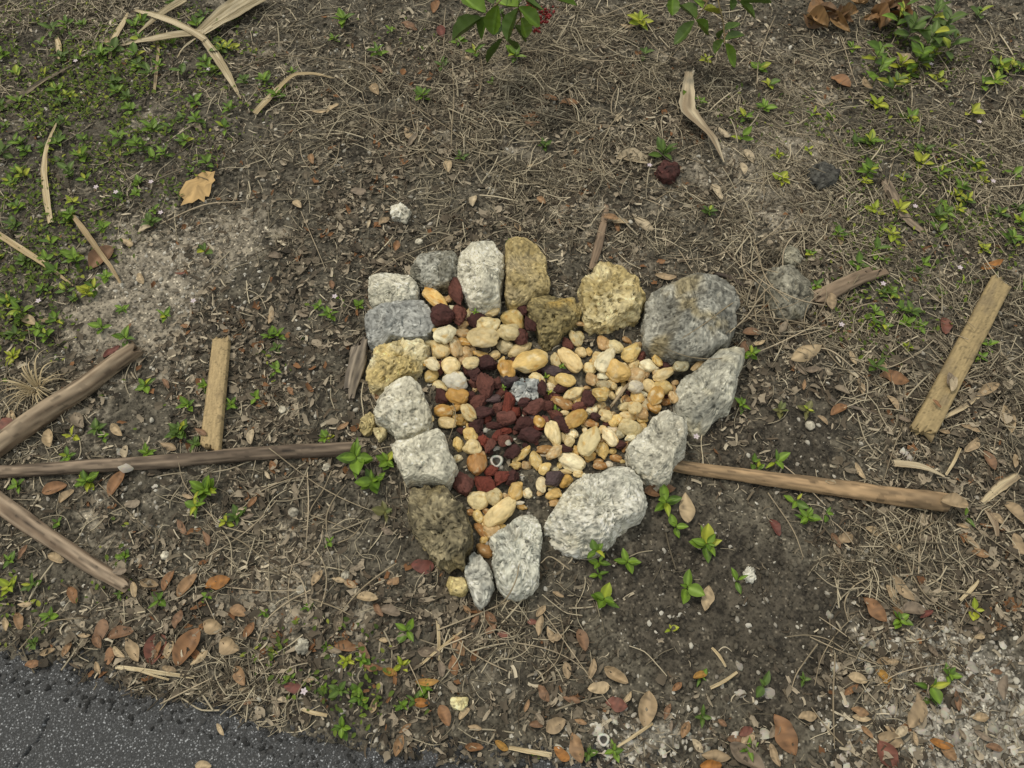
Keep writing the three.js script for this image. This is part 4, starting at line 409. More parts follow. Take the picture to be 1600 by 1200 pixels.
const ZONES = [[(x, y) => y > 1130 && x > 1250 || x > 1420 && y > 1020, 'on the shell gravel'], [(x, y) => y > 880 && x < 760, 'on the verge beside the asphalt'], [(x, y) => y > 850 && x >= 760 && x < 1300, 'on the dark soil under the heart'], [(x, y) => x > 1280 && y > 540, 'in the leaf litter round the plank'], [(x, y) => x < 520 && y > 520, 'among the sticks'], [(x, y) => y < 330 && x > 480 && x < 1300, 'in the dry grass above the heart'], [(x, y) => x < 480, 'by the green weeds and pale sand'], [(x, y) => x > 1000, 'by the tangled dry stems'], [() => true, 'on bare soil round the heart']];
const zone = (x, y) => ZONES.find((z) => z[0](x, y))[1];
let leafCount = 0;
function deadLeaf(x, y, len, deg, key, wide = 1) {
  const p0 = at(x, y, 0.006), m = mpp(x, y), L = len * m * 1.16, th = deg * Math.PI / 180, gi = Math.floor(R() * DRYL.length), d = at(x + 10 * Math.cos(th), y + 10 * Math.sin(th), 0.006).sub(at(x, y, 0.006)), a = Math.atan2(-d.z, d.x);
  const ms = LMAT[key], g = new THREE.Mesh(DRYL[gi], ms[Math.floor(R() * ms.length)]), y0 = Math.max(hm(p0.x, p0.z), hm(p0.x + Math.cos(a) * L * 0.4, p0.z - Math.sin(a) * L * 0.4), hm(p0.x - Math.cos(a) * L * 0.4, p0.z + Math.sin(a) * L * 0.4));
  if (y0 - gh(p0.x, p0.z) > 0.05) return; const q = at(x, y, y0 + 0.006);
  g.rotation.set(rr(-0.22, 0.22), a, rr(-0.1, 0.1), 'YXZ'); g.scale.set(L, L * rr(0.8, 1.15), L * wide); g.position.set(q.x - Math.cos(a) * L / 2, q.y + 0.003, q.z + Math.sin(a) * L / 2);
  leafCount++; const zn = zone(x, y); return top(g, 'fallen_leaf', `${len < 20 ? 'small' : len > 34 ? 'large' : 'mid sized'} ${LN[key]} fallen leaf ${near(x, y)}`, 'leaf', `${len < 20 ? 'small' : len > 34 ? 'large' : 'mid sized'} ${LN[key]} leaves ${near(x, y)}`);
}
const LEAVES = [[495,903,25,-60,'tn'],[530,906,20,10,'tn'],[548,914,20,20,'tn'],[574,934,31,5,'tn'],[591,953,24,60,'br'],[610,955,30,15,'gy'],[530,970,30,-75,'gy'],[429,994,16,0,'br'],[540,1010,31,5,'br'],[569,1017,28,60,'br'],[580,1042,22,10,'br'],[609,1051,20,15,'og'],[668,1066,33,0,'og'],[657,1098,26,0,'og'],[695,1118,30,65,'br'],[633,1138,20,-40,'br'],[623,1165,28,-75,'br'],[458,1075,26,15,'rd'],[742,970,22,-65,'br'],[767,967,26,50,'br'],[730,953,16,40,'br'],[717,1008,32,60,'br'],[710,1040,28,80,'br'],[741,1168,26,5,'br'],[784,1165,22,35,'og'],[670,1020,32,10,'gy'],[725,1115,20,-50,'tn'],[585,1102,22,-70,'tn'],[742,1137,20,10,'tn'],[766,985,18,-30,'br'],[786,992,16,10,'rd'],[690,1045,22,80,'gy'],[483,1063,16,-5,'tn'],[345,1140,20,60,'tn'],
[263,907,30,-65,'br'],[235,913,28,15,'tn'],[293,915,38,-50,'br'],[210,921,22,80,'tn'],[340,910,35,-20,'og',1.2],[115,930,28,60,'br'],[40,945,20,0,'tn'],[30,970,26,70,'br'],[373,955,25,20,'br',1.2],[277,967,26,-75,'br'],[333,980,32,25,'tn',1.1],[190,990,36,-15,'br'],[157,988,36,-70,'br'],[208,1015,40,60,'tn',1.15],[242,1012,45,-80,'rd',1.3],[293,1010,55,-60,'br',1.2],[132,993,18,0,'tn'],[265,1015,26,-75,'tn'],[358,1010,32,30,'tn',1.3],[52,1037,22,-10,'br'],[172,1025,24,-80,'br'],[312,1028,28,-40,'tn'],[265,1046,24,5,'tn'],[389,985,24,-60,'br'],[376,1056,30,60,'br'],[382,1078,16,0,'tn'],[388,1097,14,-20,'br'],[248,1016,24,-70,'br'],[105,1015,20,-60,'br'],[10,975,22,80,'tn'],[75,1019,20,-20,'tn'],[318,1196,22,0,'tn'],
[845,955,20,-50,'tn'],[844,978,28,-80,'tn'],[860,992,24,70,'tn'],[832,972,14,0,'rd'],[868,996,20,-20,'tn'],[850,1083,26,55,'br'],[893,1093,25,15,'br'],[823,1103,18,-70,'br'],[910,1000,30,70,'br'],[925,1045,28,-75,'tn'],[886,1048,22,80,'tn'],[962,1056,38,35,'tn'],[935,1075,30,-5,'tn'],[963,1100,30,10,'rd',1.3],[1009,1108,48,-85,'tn',1.1],[980,1090,20,-50,'tn'],[1042,1112,24,-70,'br'],[1057,1073,18,-45,'br'],[1094,1055,22,-20,'og'],[868,1133,30,-35,'tn',1.2],[838,1132,20,0,'br'],[902,1168,40,70,'br'],[877,1178,26,45,'og'],[907,1128,18,20,'br'],[1152,1155,30,0,'br',1.2],[1165,1143,22,-30,'rd',1.2],[1118,1182,40,5,'tn'],[1165,1185,55,40,'gy',1.1],[1070,1140,24,-70,'br'],[1103,935,35,-85,'tn'],[1090,1165,22,50,'pl'],[1110,1197,30,0,'og'],[1128,1130,14,40,'br'],
[1367,952,40,45,'br'],[1427,952,36,-5,'gy',1.2],[1405,963,28,50,'br'],[1395,930,30,60,'tn'],[1329,1078,26,-35,'br'],[1378,1055,20,40,'og'],[1386,1062,18,-30,'og'],[1380,1033,22,-10,'tn'],[1228,1147,55,60,'br',1.1],[1262,1118,28,-10,'tn'],[1343,1111,24,15,'br'],[1345,1122,26,10,'tn'],[1431,1117,42,-60,'tn'],[1470,1162,32,15,'og',1.2],[1392,1156,36,15,'tn'],[1353,1145,20,50,'br'],[1495,1095,26,80,'br'],[1385,1180,40,60,'rd',1.2],[1568,1075,36,-85,'gy'],[1531,1122,22,0,'tn'],[1553,1168,24,10,'br'],[1210,1180,30,70,'tn'],[1480,1175,28,50,'br'],[1535,1150,26,30,'gy'],[1555,1050,16,0,'br'],[1340,1060,26,15,'tn'],[1446,960,22,-30,'rd'],[1410,920,40,50,'tn',1.3],
[1258,553,50,-25,'tn',1.1],[1548,415,36,-20,'og'],[1475,510,28,80,'rd',1.2],[1397,590,40,10,'br'],[965,352,22,80,'br'],[845,314,16,40,'br'],[1032,410,12,0,'br'],[1040,433,30,10,'tn'],[990,248,46,5,'pl',1.1],[1160,265,24,75,'pl'],[160,403,44,-40,'br',1.1],[620,385,17,-70,'br'],[519,446,16,75,'br'],[1312,130,30,35,'br',1.4],[1355,132,26,60,'tn',1.4],[310,200,18,40,'gy'],[1072,795,44,85,'tn',1.2],[1030,768,44,-5,'br'],[1343,737,26,60,'tn'],[85,763,32,-20,'br'],[104,775,24,-45,'tn'],[183,755,40,-60,'br'],[207,788,22,-5,'gy'],[285,825,28,60,'br'],[322,842,24,70,'br'],[78,685,30,80,'tn'],[122,657,28,65,'gy'],[427,730,20,70,'br'],[395,785,18,-50,'br'],[615,909,19,-15,'br'],[660,885,32,10,'rd',1.2],[36,863,22,-60,'br'],[88,872,26,20,'tn'],[187,893,20,0,'gy'],[12,665,28,60,'rd',1.3],[20,650,20,60,'tn'],[283,428,16,0,'rd'],[200,512,14,-40,'br'],[290,510,14,0,'br'],[175,550,26,-30,'rd'],[75,500,24,-5,'tn'],[220,435,20,60,'tn'],[605,830,18,20,'gy'],[600,345,20,-40,'tn'],[1300,470,26,80,'tn'],[1322,525,20,70,'tn'],[1270,580,24,0,'gy'],[1332,560,24,70,'tn'],[1245,575,30,40,'gy'],[1310,372,26,70,'tn'],[1160,545,26,-75,'br'],[1175,520,26,0,'br'],[1185,536,22,-20,'tn'],[1310,640,30,-35,'br'],[1285,657,18,40,'tn'],[1345,605,26,70,'tn'],[1395,630,26,50,'tn'],[1410,655,22,20,'gy'],[1540,610,40,-30,'tn'],[1515,670,26,20,'tn'],[1520,695,34,-40,'tn'],[1545,720,30,60,'br'],[1575,655,40,70,'tn',1.2],[1490,785,34,10,'tn',1.2],[1560,760,30,-60,'tn'],[1585,800,36,40,'tn'],[1530,865,24,10,'br'],[1515,850,28,50,'tn'],[1590,850,30,70,'tn'],[1320,840,30,-40,'tn'],[1305,845,22,60,'br'],[1210,825,26,60,'rd'],[1365,830,24,20,'tn'],[1400,855,22,0,'tn'],[1440,845,30,-20,'gy'],[600,1000,14,0,'tn'],[1005,350,36,35,'pl'],[1120,300,30,60,'pl'],[980,40,20,0,'tn'],[890,160,30,-5,'br'],[860,155,22,20,'br'],[640,40,26,20,'br'],[690,50,26,70,'rd'],[680,12,24,-70,'br'],[500,175,20,0,'tn'],[520,170,22,-30,'tn'],[590,110,24,40,'br'],[585,140,22,60,'tn'],[640,210,26,60,'tn'],[700,260,22,80,'tn'],[465,320,18,40,'tn'],[560,300,22,10,'gy'],[430,400,20,0,'gy'],[470,395,18,60,'gy'],[1395,10,30,30,'br',1.3]];
LEAVES.forEach((l) => deadLeaf(...l));
for (let t = 0; leafCount < 300 && t < 4000; t++) { const x = rr(0, 1600), y = rr(0, 1195), p = at(x, y); if (R() > 0.1 + field(CRUMB, p.x, p.z) * 0.6 || field(BARE, p.x, p.z) > 0.5 || roadIn(p.x, p.z) > 0.01 || hm(p.x, p.z) - gh(p.x, p.z) > 0.01) continue; deadLeaf(x, y, rr(14, 26), rr(0, 360), ['tn', 'gy', 'gy', 'tn', 'br', 'pl'][Math.floor(R() * 6)]); }
{ // big yellow lobed leaf
  const ctr = at(312, 294), y0 = hm(ctr.x, ctr.z) + 0.012, m = mpp(312, 294), out = zoomPts(250, 240, 4, [[110, 250], [165, 180], [215, 155], [240, 130], [280, 120], [320, 105], [350, 118], [335, 150], [345, 165], [320, 185], [310, 230], [300, 260], [275, 255], [270, 290], [235, 270], [205, 315], [175, 300], [125, 320], [150, 285]]);
  const pts = out.map(([x, y]) => at(x, y, y0)), pos = [], col = [], idx = [], n = pts.length, rings = 6;
  for (let k = 0; k <= rings; k++) for (let i = 0; i < n; i++) { const t = k / rings, x = lerp(ctr.x, pts[i].x, t), z = lerp(ctr.z, pts[i].z, t), q = 1 + 0.25 * n2(x * 90, z * 90, 5) + 0.2 * n2(x * 260, z * 260, 6) - (i % 3 ? 0 : 0.12); pos.push(x, y0 + 0.009 * t * t * n2(i * 0.8, 3, 9) + 0.004 * n2(x * 60, z * 60, 3), z); col.push(0.5 * q, 0.34 * q, 0.15 * q); }
  for (let k = 0; k < rings; k++) for (let i = 0; i < n; i++) { const a = k * n + i, b = k * n + (i + 1) % n; idx.push(a, b, a + n, b, b + n, a + n); }
  const g = new THREE.BufferGeometry(); g.setAttribute('position', new THREE.Float32BufferAttribute(pos, 3)); g.setAttribute('color', new THREE.Float32BufferAttribute(col, 3)); g.setIndex(idx); g.computeVertexNormals();
  top(new THREE.Mesh(g, MAT.dry), 'lobed_leaf', 'large yellow lobed dead leaf lying curled on the soil', 'leaf');
}
{ // heap of crumpled brown leaves
  for (let i = 0; i < 22; i++) { const x = 1262 + R() * 165, y = 4 + R() * 40, l = deadLeaf(x, y, rr(24, 40), rr(0, 360), 'cp', rr(0.8, 1.4)); if (l) { l.userData.label = 'crumpled copper leaf in the heap by the broad leaved weeds'; l.userData.group = 'heap of crumpled brown leaves'; l.position.y += 0.012 + 0.02 * R(); l.rotation.x += rr(-0.9, 0.9); l.scale.y *= 2.2; } }
}

// ---------------------------------------------------------------- shells
function chipGeo(seed, curve = 0.35) { const r = rng(seed * 31 + 5), n = 9, rad = []; for (let i = 0; i < n; i++) rad.push(rr(0.6, 1.1, r)); return gridGeo(n, 3, (u, v) => { const i = Math.round(u * n) % n, a = u * 6.283, q = rad[i] * v; return [Math.cos(a) * q, curve * (1 - v * v), Math.sin(a) * q * 0.75, 1 - 0.15 * r(), 1 - 0.15 * r(), 1 - 0.18 * r()]; }, true); }
const CHIPS = [1, 2, 3, 4, 5, 6].map((s) => chipGeo(s, [0.35, 0.5, 0.2, 0.6, 0.4, 0.15][s - 1]));
const SMAT = [[0.58, 0.56, 0.49], [0.46, 0.43, 0.37], [0.33, 0.31, 0.27]].map((c) => M({ vertexColors: true, color: new THREE.Color().setRGB(...c), roughness: 0.6 }));
function chip(x, y, s, label, group) { const p = at(x, y), m = mpp(x, y), o = new THREE.Mesh(CHIPS[Math.floor(R() * 6)], SMAT[Math.floor(R() * 3)]); const k = s * m; o.position.set(p.x, hm(p.x, p.z) + 0.001, p.z); o.scale.set(k, k, k); o.rotation.set(rr(-0.5, 0.5), rr(0, 6.28), rr(-0.4, 0.4)); return top(o, 'shell_fragment', group ? `${label} ${near(x, y)}` : label, 'shell', group); }
chip(196, 708, 17, 'white shell caught behind the long dark stick'); chip(205, 738, 12, 'white shell lying against the lower side of the long dark stick'); chip(1157, 1084, 10, 'ridged white shell on the blackened soil'); chip(1153, 1041, 8, 'flat white shell piece beside a cream reed'); chip(1193, 1145, 16, 'large white shell half under brown leaves');
for (let i = 0, t = 0; i < 110 && t < 4000; t++) { const x = rr(860, 1600), y = rr(960, 1200), p = at(x, y); if (R() > field(SHELLY, p.x, p.z) + 0.02 || roadIn(p.x, p.z) > 0) continue; chip(x, y, rr(5, 14), 'broken whitish shell piece', 'shell pieces in the gravel'); i++; }
for (let i = 0, t = 0; i < 90 && t < 3000; t++) { const x = rr(0, 1600), y = rr(200, 1100), p = at(x, y); if (roadIn(p.x, p.z) > 0 || hm(p.x, p.z) - gh(p.x, p.z) > 0.006) continue; chip(x, y, rr(2.5, 5.5), 'tiny whitish shell chip', 'shell chips scattered over the soil'); i++; }
function ringShell(label, x, y, r, hole, group) { const p = at(x, y), m = mpp(x, y) * r, o = new THREE.Group(); o.position.set(p.x, hm(p.x, p.z), p.z); top(o, 'ring_shell', label, 'shell', group); const g = gridGeo(20, 8, (u, v) => { const a = u * 6.283, b = v * 6.283, q = m * (0.8 + 0.24 * Math.cos(b)) * (1 + 0.07 * Math.sin(a * 3)); return [Math.cos(a) * q, m * 0.35 + m * 0.35 * Math.sin(b), Math.sin(a) * q, 0.6 + 0.1 * n2(a * 3, b, 3), 0.6 + 0.1 * n2(a * 3, b, 4), 0.54]; }, true); part(o, 'rim', g, MAT.shell); if (hole) { const d = gridGeo(14, 2, (u, v) => { const a = u * 6.283; return [Math.cos(a) * v * m * 0.7, 0.002 + 0.002 * v, Math.sin(a) * v * m * 0.7, 0.05, 0.045, 0.04]; }, true); part(o, 'hollow', d, MAT.shell); } o.rotation.set(0.1, 1, 0.1); return o; }
ringShell('round hollow grey shell among the red lava rocks', 776, 720, 10, true); ringShell('white ring shell in the shell grit at the bottom', 943, 1155, 9.5, true);
chip(928, 1144, 8, 'round white shell beside the ring shell'); chip(904, 1152, 8, 'thin cupped shell beside a brown leaf'); chip(884, 1160, 9, 'greyish round shell left of the upright brown leaf'); chip(794, 698, 8, 'white shell sliver among the lava rocks'); chip(816, 743, 6, 'white shell splinter below the yellow finger shaped pebble'); chip(1413, 708, 11, 'white curled shell near the plank\'s rotten end'); chip(1423, 715, 9, 'small white shell touching the curled one'); chip(777, 700, 7, 'pale shell tip above the hollow shell');

// ---------------------------------------------------------------- green plants
const GL = []; for (let i = 0; i < 6; i++) GL.push(leafGeo({ w: [0.2, 0.24, 0.17, 0.27, 0.22, 0.14][i], curl: [0.22, 0.12, 0.3, 0.18, -0.05, 0.3][i], cup: 0.5, seed: 50 + i, base: 0.85, tip: 0.9, wave: 0.012, nu: 8, nv: 4, rib: 1.5, spots: 0, vary: 0.16 }));
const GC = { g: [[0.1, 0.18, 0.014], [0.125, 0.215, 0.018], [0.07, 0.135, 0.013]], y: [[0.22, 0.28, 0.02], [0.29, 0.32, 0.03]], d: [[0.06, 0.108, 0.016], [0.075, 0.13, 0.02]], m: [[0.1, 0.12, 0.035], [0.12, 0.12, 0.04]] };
const GMAT = {}; for (const k in GC) GMAT[k] = GC[k].map((c) => M({ vertexColors: true, color: new THREE.Color().setRGB(...c), roughness: 0.5 }));
const STEMG = new THREE.CylinderGeometry(0.6, 1, 1, 5, 1).translate(0, 0.5, 0), STEMM = M({ color: new THREE.Color().setRGB(0.11, 0.12, 0.035) }), PETALM = M({ color: new THREE.Color().setRGB(0.6, 0.53, 0.58), roughness: 0.6 });
function plant(name, label, cat, group, x, y, leafPx, n, key, o = {}) {
  const p = at(x, y), m = mpp(x, y), L = leafPx * m * 1.05, H = o.h ?? L * rr(0.5, 0.9), gy = hm(p.x, p.z), G = new THREE.Group(), q = at(x, y, gy + H * 0.7); G.position.set(q.x, gy - 0.002, q.z); top(G, name, label, cat, group);
  const st = part(G, 'stem', STEMG, STEMM); st.scale.set(0.0014, H, 0.0014); const a0 = R() * 6.28;
  for (let i = 0; i < n; i++) {
    const lvl = i / Math.max(1, n - 1), pair = Math.floor(i / 2), a = a0 + pair * 1.45 + (i % 2) * Math.PI + rr(-0.3, 0.3), k = R() < (o.yellow ?? 0.08) ? 'y' : key, ms = GMAT[k], lf = part(G, 'leaf', GL[Math.floor(R() * GL.length)], ms[Math.floor(R() * ms.length)]), s = L * (lvl > 0.75 ? rr(0.5, 0.75) : rr(0.8, 1.1));
    lf.position.y = H * (0.35 + 0.62 * lvl); lf.scale.set(s, s, s * rr(1, 1.35)); lf.rotation.set(rr(-0.3, 0.3), a, rr(0.05, 0.45) + lvl * 0.35, 'YXZ');
  }
  return G;
}
const SAP = [[1040, 783, 28, 6, 'g', 'bright seedling over a brown leaf below the kite shaped rock'], [1056, 822, 20, 4, 'g', 'small seedling just below the bright one by a brown leaf'], [1104, 850, 30, 10, 'g', 'bushiest bright green seedling on the dark soil'], [980, 878, 24, 6, 'g', 'upright seedling beside the largest white rock'], [931, 860, 20, 5, 'g', 'seedling touching the flank of the largest white rock'], [1074, 917, 28, 4, 'g', 'three leaved seedling on the dark soil'], [1152, 907, 24, 3, 'g', 'tilted seedling beside the bright white stone'], [944, 935, 28, 6, 'g', 'seedling with a yellow tipped leaf on the dark soil'], [1048, 983, 14, 3, 'y', 'tiny yellow green sprout alone on dark soil'], [557, 715, 32, 9, 'g', 'tall yellow green sapling at the end of the long dark stick'], [606, 720, 22, 8, 'g', 'low leafy sapling beside the flat topped white rock'], [582, 752, 26, 9, 'g', 'dark leafy sapling under the yellow green one'], [602, 800, 20, 7, 'm', 'withering sapling beside the rough dark brown rock'], [320, 765, 24, 14, 'g', 'bushy sapling in front of the long dark stick'], [305, 790, 20, 7, 'g', 'leafy seedling growing out of the bushy sapling'], [135, 752, 22, 12, 'g', 'round leafy sapling touching the long dark stick'], [280, 673, 20, 14, 'd', 'dark green bushy sapling beside the tan wood piece'], [150, 670, 18, 8, 'd', 'sapling with one yellow leaf between the sticks'], [226, 602, 18, 7, 'g', 'seedling with rounded leaves over a brown leaf'], [361, 632, 16, 7, 'g', 'seedling growing from the edge of the tan wood piece'], [105, 712, 16, 6, 'g', 'clover like seedling above the long dark stick'], [26, 757, 16, 6, 'g', 'seedling between the fork of two sticks'], [370, 805, 18, 8, 'd', 'creeping seedling on bare soil below the bushy sapling'], [352, 815, 14, 5, 'y', 'yellow green creeping sprout by the bushy sapling'], [1160, 632, 17, 6, 'g', 'seedling beside the pointed pale grey rock'], [1213, 720, 24, 4, 'g', 'seedling leaning over the thick round stick'], [1178, 722, 16, 3, 'g', 'sprout standing on the edge of the thick round stick'], [1244, 782, 22, 4, 'g', 'four leaved seedling under the thick round stick'], [1262, 808, 20, 9, 'g', 'crowded small leaved seedling under the thick round stick'], [1292, 802, 16, 3, 'g', 'low sprout next to the crowded seedling'], [1456, 1073, 30, 4, 'g', 'single large seedling on the shell gravel'], [1096, 1058, 16, 3, 'g', 'sprout in front of an amber leaf on blackened soil'], [1194, 1072, 26, 3, 'd', 'narrow dark seedling beside the bare soil'], [1508, 806, 20, 2, 'g', 'single bright leaf sprout at the end of the thick stick'], [1524, 953, 20, 3, 'y', 'yellow green leaf shoot in the dry litter'], [1000, 33, 22, 9, 'y', 'bright yellow green rosette in the dry grass'], [1036, 238, 26, 7, 'd', 'blue green weed beside the beige leaf'], [258, 493, 18, 6, 'g', 'five pointed green seedling on the pale sand'], [1170, 1170, 18, 5, 'g', 'sprout growing through the large brown leaves'], [536, 30, 22, 8, 'g', 'tuft of bright leaves in the dry grass'], [660, 148, 18, 8, 'g', 'spreading bright weed in the middle of the dry grass'], [690, 100, 16, 6, 'd', 'thin dark weed near the overhanging shrub'], [720, 245, 14, 5, 'd', 'small blue green sprout in the dry grass'], [1220, 640, 16, 6, 'm', 'reddish green seedling in the bare soil near the thin root'], [1262, 640, 16, 8, 'm', 'withered bronze seedling near the thin root'], [836, 1180, 12, 3, 'g', 'small sprout at the bottom beside the shell grit'], [920, 1178, 16, 6, 'd', 'low dark weed beside the upright brown leaf'], [636, 985, 22, 5, 'g', 'seedling with a yellow leaf on the verge'], [742, 487, 6, 5, 'g', 'tiny green sprout under the tall white rock'], [878, 572, 7, 6, 'g', 'tiny bright sprout leaning on a cream pebble'], [853, 588, 8, 4, 'g', 'tiny dark sprout between the lava rocks'], [868, 642, 10, 4, 'g', 'tiny two leaved sprout in the middle of the heart'], [858, 613, 7, 3, 'y', 'tiny yellow sprout on a white pebble'], [787, 605, 6, 4, 'g', 'tiny dark sprout beside the glittering stone'], [1530, 20, 22, 5, 'd', 'dim weed near the dry shreds in the corner']];
SAP.forEach(([x, y, l, n, k, lab]) => plant('seedling', lab, 'plant', null, x, y, l, n, k));
// tall leafy weed over the heap of brown leaves
[[1425, 45, 30, 9, 'd'], [1455, 60, 32, 9, 'd'], [1480, 35, 30, 8, 'd'], [1440, 85, 28, 8, 'g'], [1375, 80, 26, 7, 'g'], [1375, 110, 24, 7, 'g'], [1400, 130, 22, 7, 'd'], [1465, 15, 28, 6, 'd'], [1410, 20, 26, 6, 'g'], [1490, 65, 26, 6, 'd']].forEach(([x, y, l, n, k]) => plant('broadleaf_weed', 'tall broad leaved green weed beside the heap of copper brown leaves', 'weed', 'broad leaved weeds by the leaf heap', x, y, l, n, k, { h: rr(0.05, 0.12) }));
const WZ = [[(x, y) => x < 420 && y < 600, 'in the green mat round the palm strips'], [(x, y) => x > 1100 && y < 620, 'in the weedy patch round the plank'], [(x, y) => y > 860 && x < 760, 'on the verge beside the asphalt'], [(x, y) => x < 640, 'among the sticks'], [() => true, 'on the soil round the heart']];
let weeds = 0;
for (let t = 0; weeds < 290 && t < 30000; t++) {
  const x = rr(-10, 1610), y = rr(-5, 1190), p = at(x, y); if (R() > field(GREEN, p.x, p.z) + 0.012 || field(BARE, p.x, p.z) > 0.75 || roadIn(p.x, p.z) > 0.012 || hm(p.x, p.z) - gh(p.x, p.z) > 0.008) continue;
  const zn = WZ.find((q) => q[0](x, y))[1], yel = x > 1100 && y < 400 ? 0.4 : 0.08, kk = R() < yel ? 'y' : R() < 0.3 ? 'd' : 'g'; plant('small_weed', `${kk === 'y' ? 'yellowish' : kk === 'd' ? 'dark green' : 'bright green'} small leafy weed ${near(x, y)}`, 'weed', `${kk} small weeds ${near(x, y)}`.replace(/^y /, 'yellowish ').replace(/^d /, 'dark ').replace(/^g /, 'bright '), x, y, rr(11, 20), 4 + Math.floor(R() * 5), kk, { yellow: yel * 0.5 }); weeds++;
}
// little pale star flowers
const PET = leafGeo({ w: 0.3, curl: 0.1, cup: 0.2, nu: 4, nv: 2, seed: 90, rib: 1, spots: 0, vary: 0.05 });
for (const [x, y] of [[150, 292], [236, 284], [181, 300], [118, 95], [326, 108], [251, 332], [302, 470], [523, 463], [475, 1080], [1088, 682], [1315, 507], [1380, 443], [1500, 418], [1552, 283], [1430, 322], [1015, 258], [1455, 100], [1530, 190], [60, 470]]) {
  const p = at(x, y), G = new THREE.Group(); const gy = hm(p.x, p.z), q = at(x, y, gy + 0.022); G.position.set(q.x, gy, q.z); top(G, 'star_flower', `tiny pale pink wildflower ${near(x, y)}`, 'flower', 'pale wildflowers among the weeds'); const st = part(G, 'stem', STEMG, STEMM); st.scale.set(0.0008, 0.022, 0.0008);
  for (let k = 0; k < 5; k++) { const f = part(G, 'petal', PET, PETALM); f.position.y = 0.0215; f.scale.setScalar(0.0078); f.rotation.set(0, k * 1.2566, 0.2, 'YXZ'); }
}
// overhanging shrubs: leaves from base to tip, in zoom pixels
const SHL = []; for (let i = 0; i < 4; i++) SHL.push(leafGeo({ w: 0.5, curl: [0.12, 0.2, -0.06, 0.16][i], cup: [0.35, 0.5, 0.3, 0.6][i], seed: 70 + i, base: 1.05, tip: 0.75, wave: 0.015, teeth: 0.05, nu: 22, nv: 8, rib: 1.45, spots: 0, vary: 0.12 }));
function shrub(name, label, x0, list, stems, root, hBase, berries) {
  const G = new THREE.Group(); const rt = at(...root, 0); rt.y = gh(rt.x, rt.z); G.position.copy(rt); top(G, name, label, 'shrub'); const loc = (v) => v.clone().sub(rt);
  const zp = (x, y, h) => at(x0 + x / 6.667, y / 6.667, h);
  list.forEach(([x1, y1, x2, y2, w, hb, ht, key], i) => {
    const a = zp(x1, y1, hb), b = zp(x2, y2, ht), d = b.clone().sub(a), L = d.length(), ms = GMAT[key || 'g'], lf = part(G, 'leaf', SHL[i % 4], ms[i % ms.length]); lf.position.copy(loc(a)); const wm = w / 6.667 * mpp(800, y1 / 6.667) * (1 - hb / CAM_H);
    const X = d.normalize(), Z = new THREE.Vector3().crossVectors(X, new THREE.Vector3(rr(-0.3, 0.3), 1, rr(-0.3, 0.3))).normalize(), Y = new THREE.Vector3().crossVectors(Z, X); lf.quaternion.setFromRotationMatrix(new THREE.Matrix4().makeBasis(X, Y, Z)); lf.scale.set(L * 1.05, L, wm * 1.45);
  });
  stems.forEach((s, i) => part(G, 'stem', tubeGeo([...s.map(([x, y, h]) => loc(zp(x, y, h)))], [0.0028, 0.0018], { nu: 6, nv: 24, c1: [0.16, 0.1, 0.05], c2: [0.2, 0.16, 0.07], seed: i, rag: 0, cap: false }), MAT.wood));
  if (berries) { const bg = new THREE.SphereGeometry(0.0038, 10, 8); berries.forEach(([x, y, h, n, sp]) => { const c = part(G, 'berry_cluster', tubeGeo([loc(zp(x, y - sp, h)), loc(zp(x, y, h - 0.01)), loc(zp(x, y + sp, h - 0.02))], [0.001, 0.001], { nu: 5, nv: 8, c1: [0.15, 0.08, 0.05], c2: [0.15, 0.08, 0.05], cap: false, rag: 0 }), MAT.wood); for (let k = 0; k < n; k++) { const b = part(c, 'berry', bg, MAT.berry), q = zp(x + rr(-sp, sp), y + rr(-sp, sp), h - rr(0, 0.025)); b.position.copy(loc(q)); b.scale.setScalar(rr(0.8, 1.15)); } }); }
  return G;
}
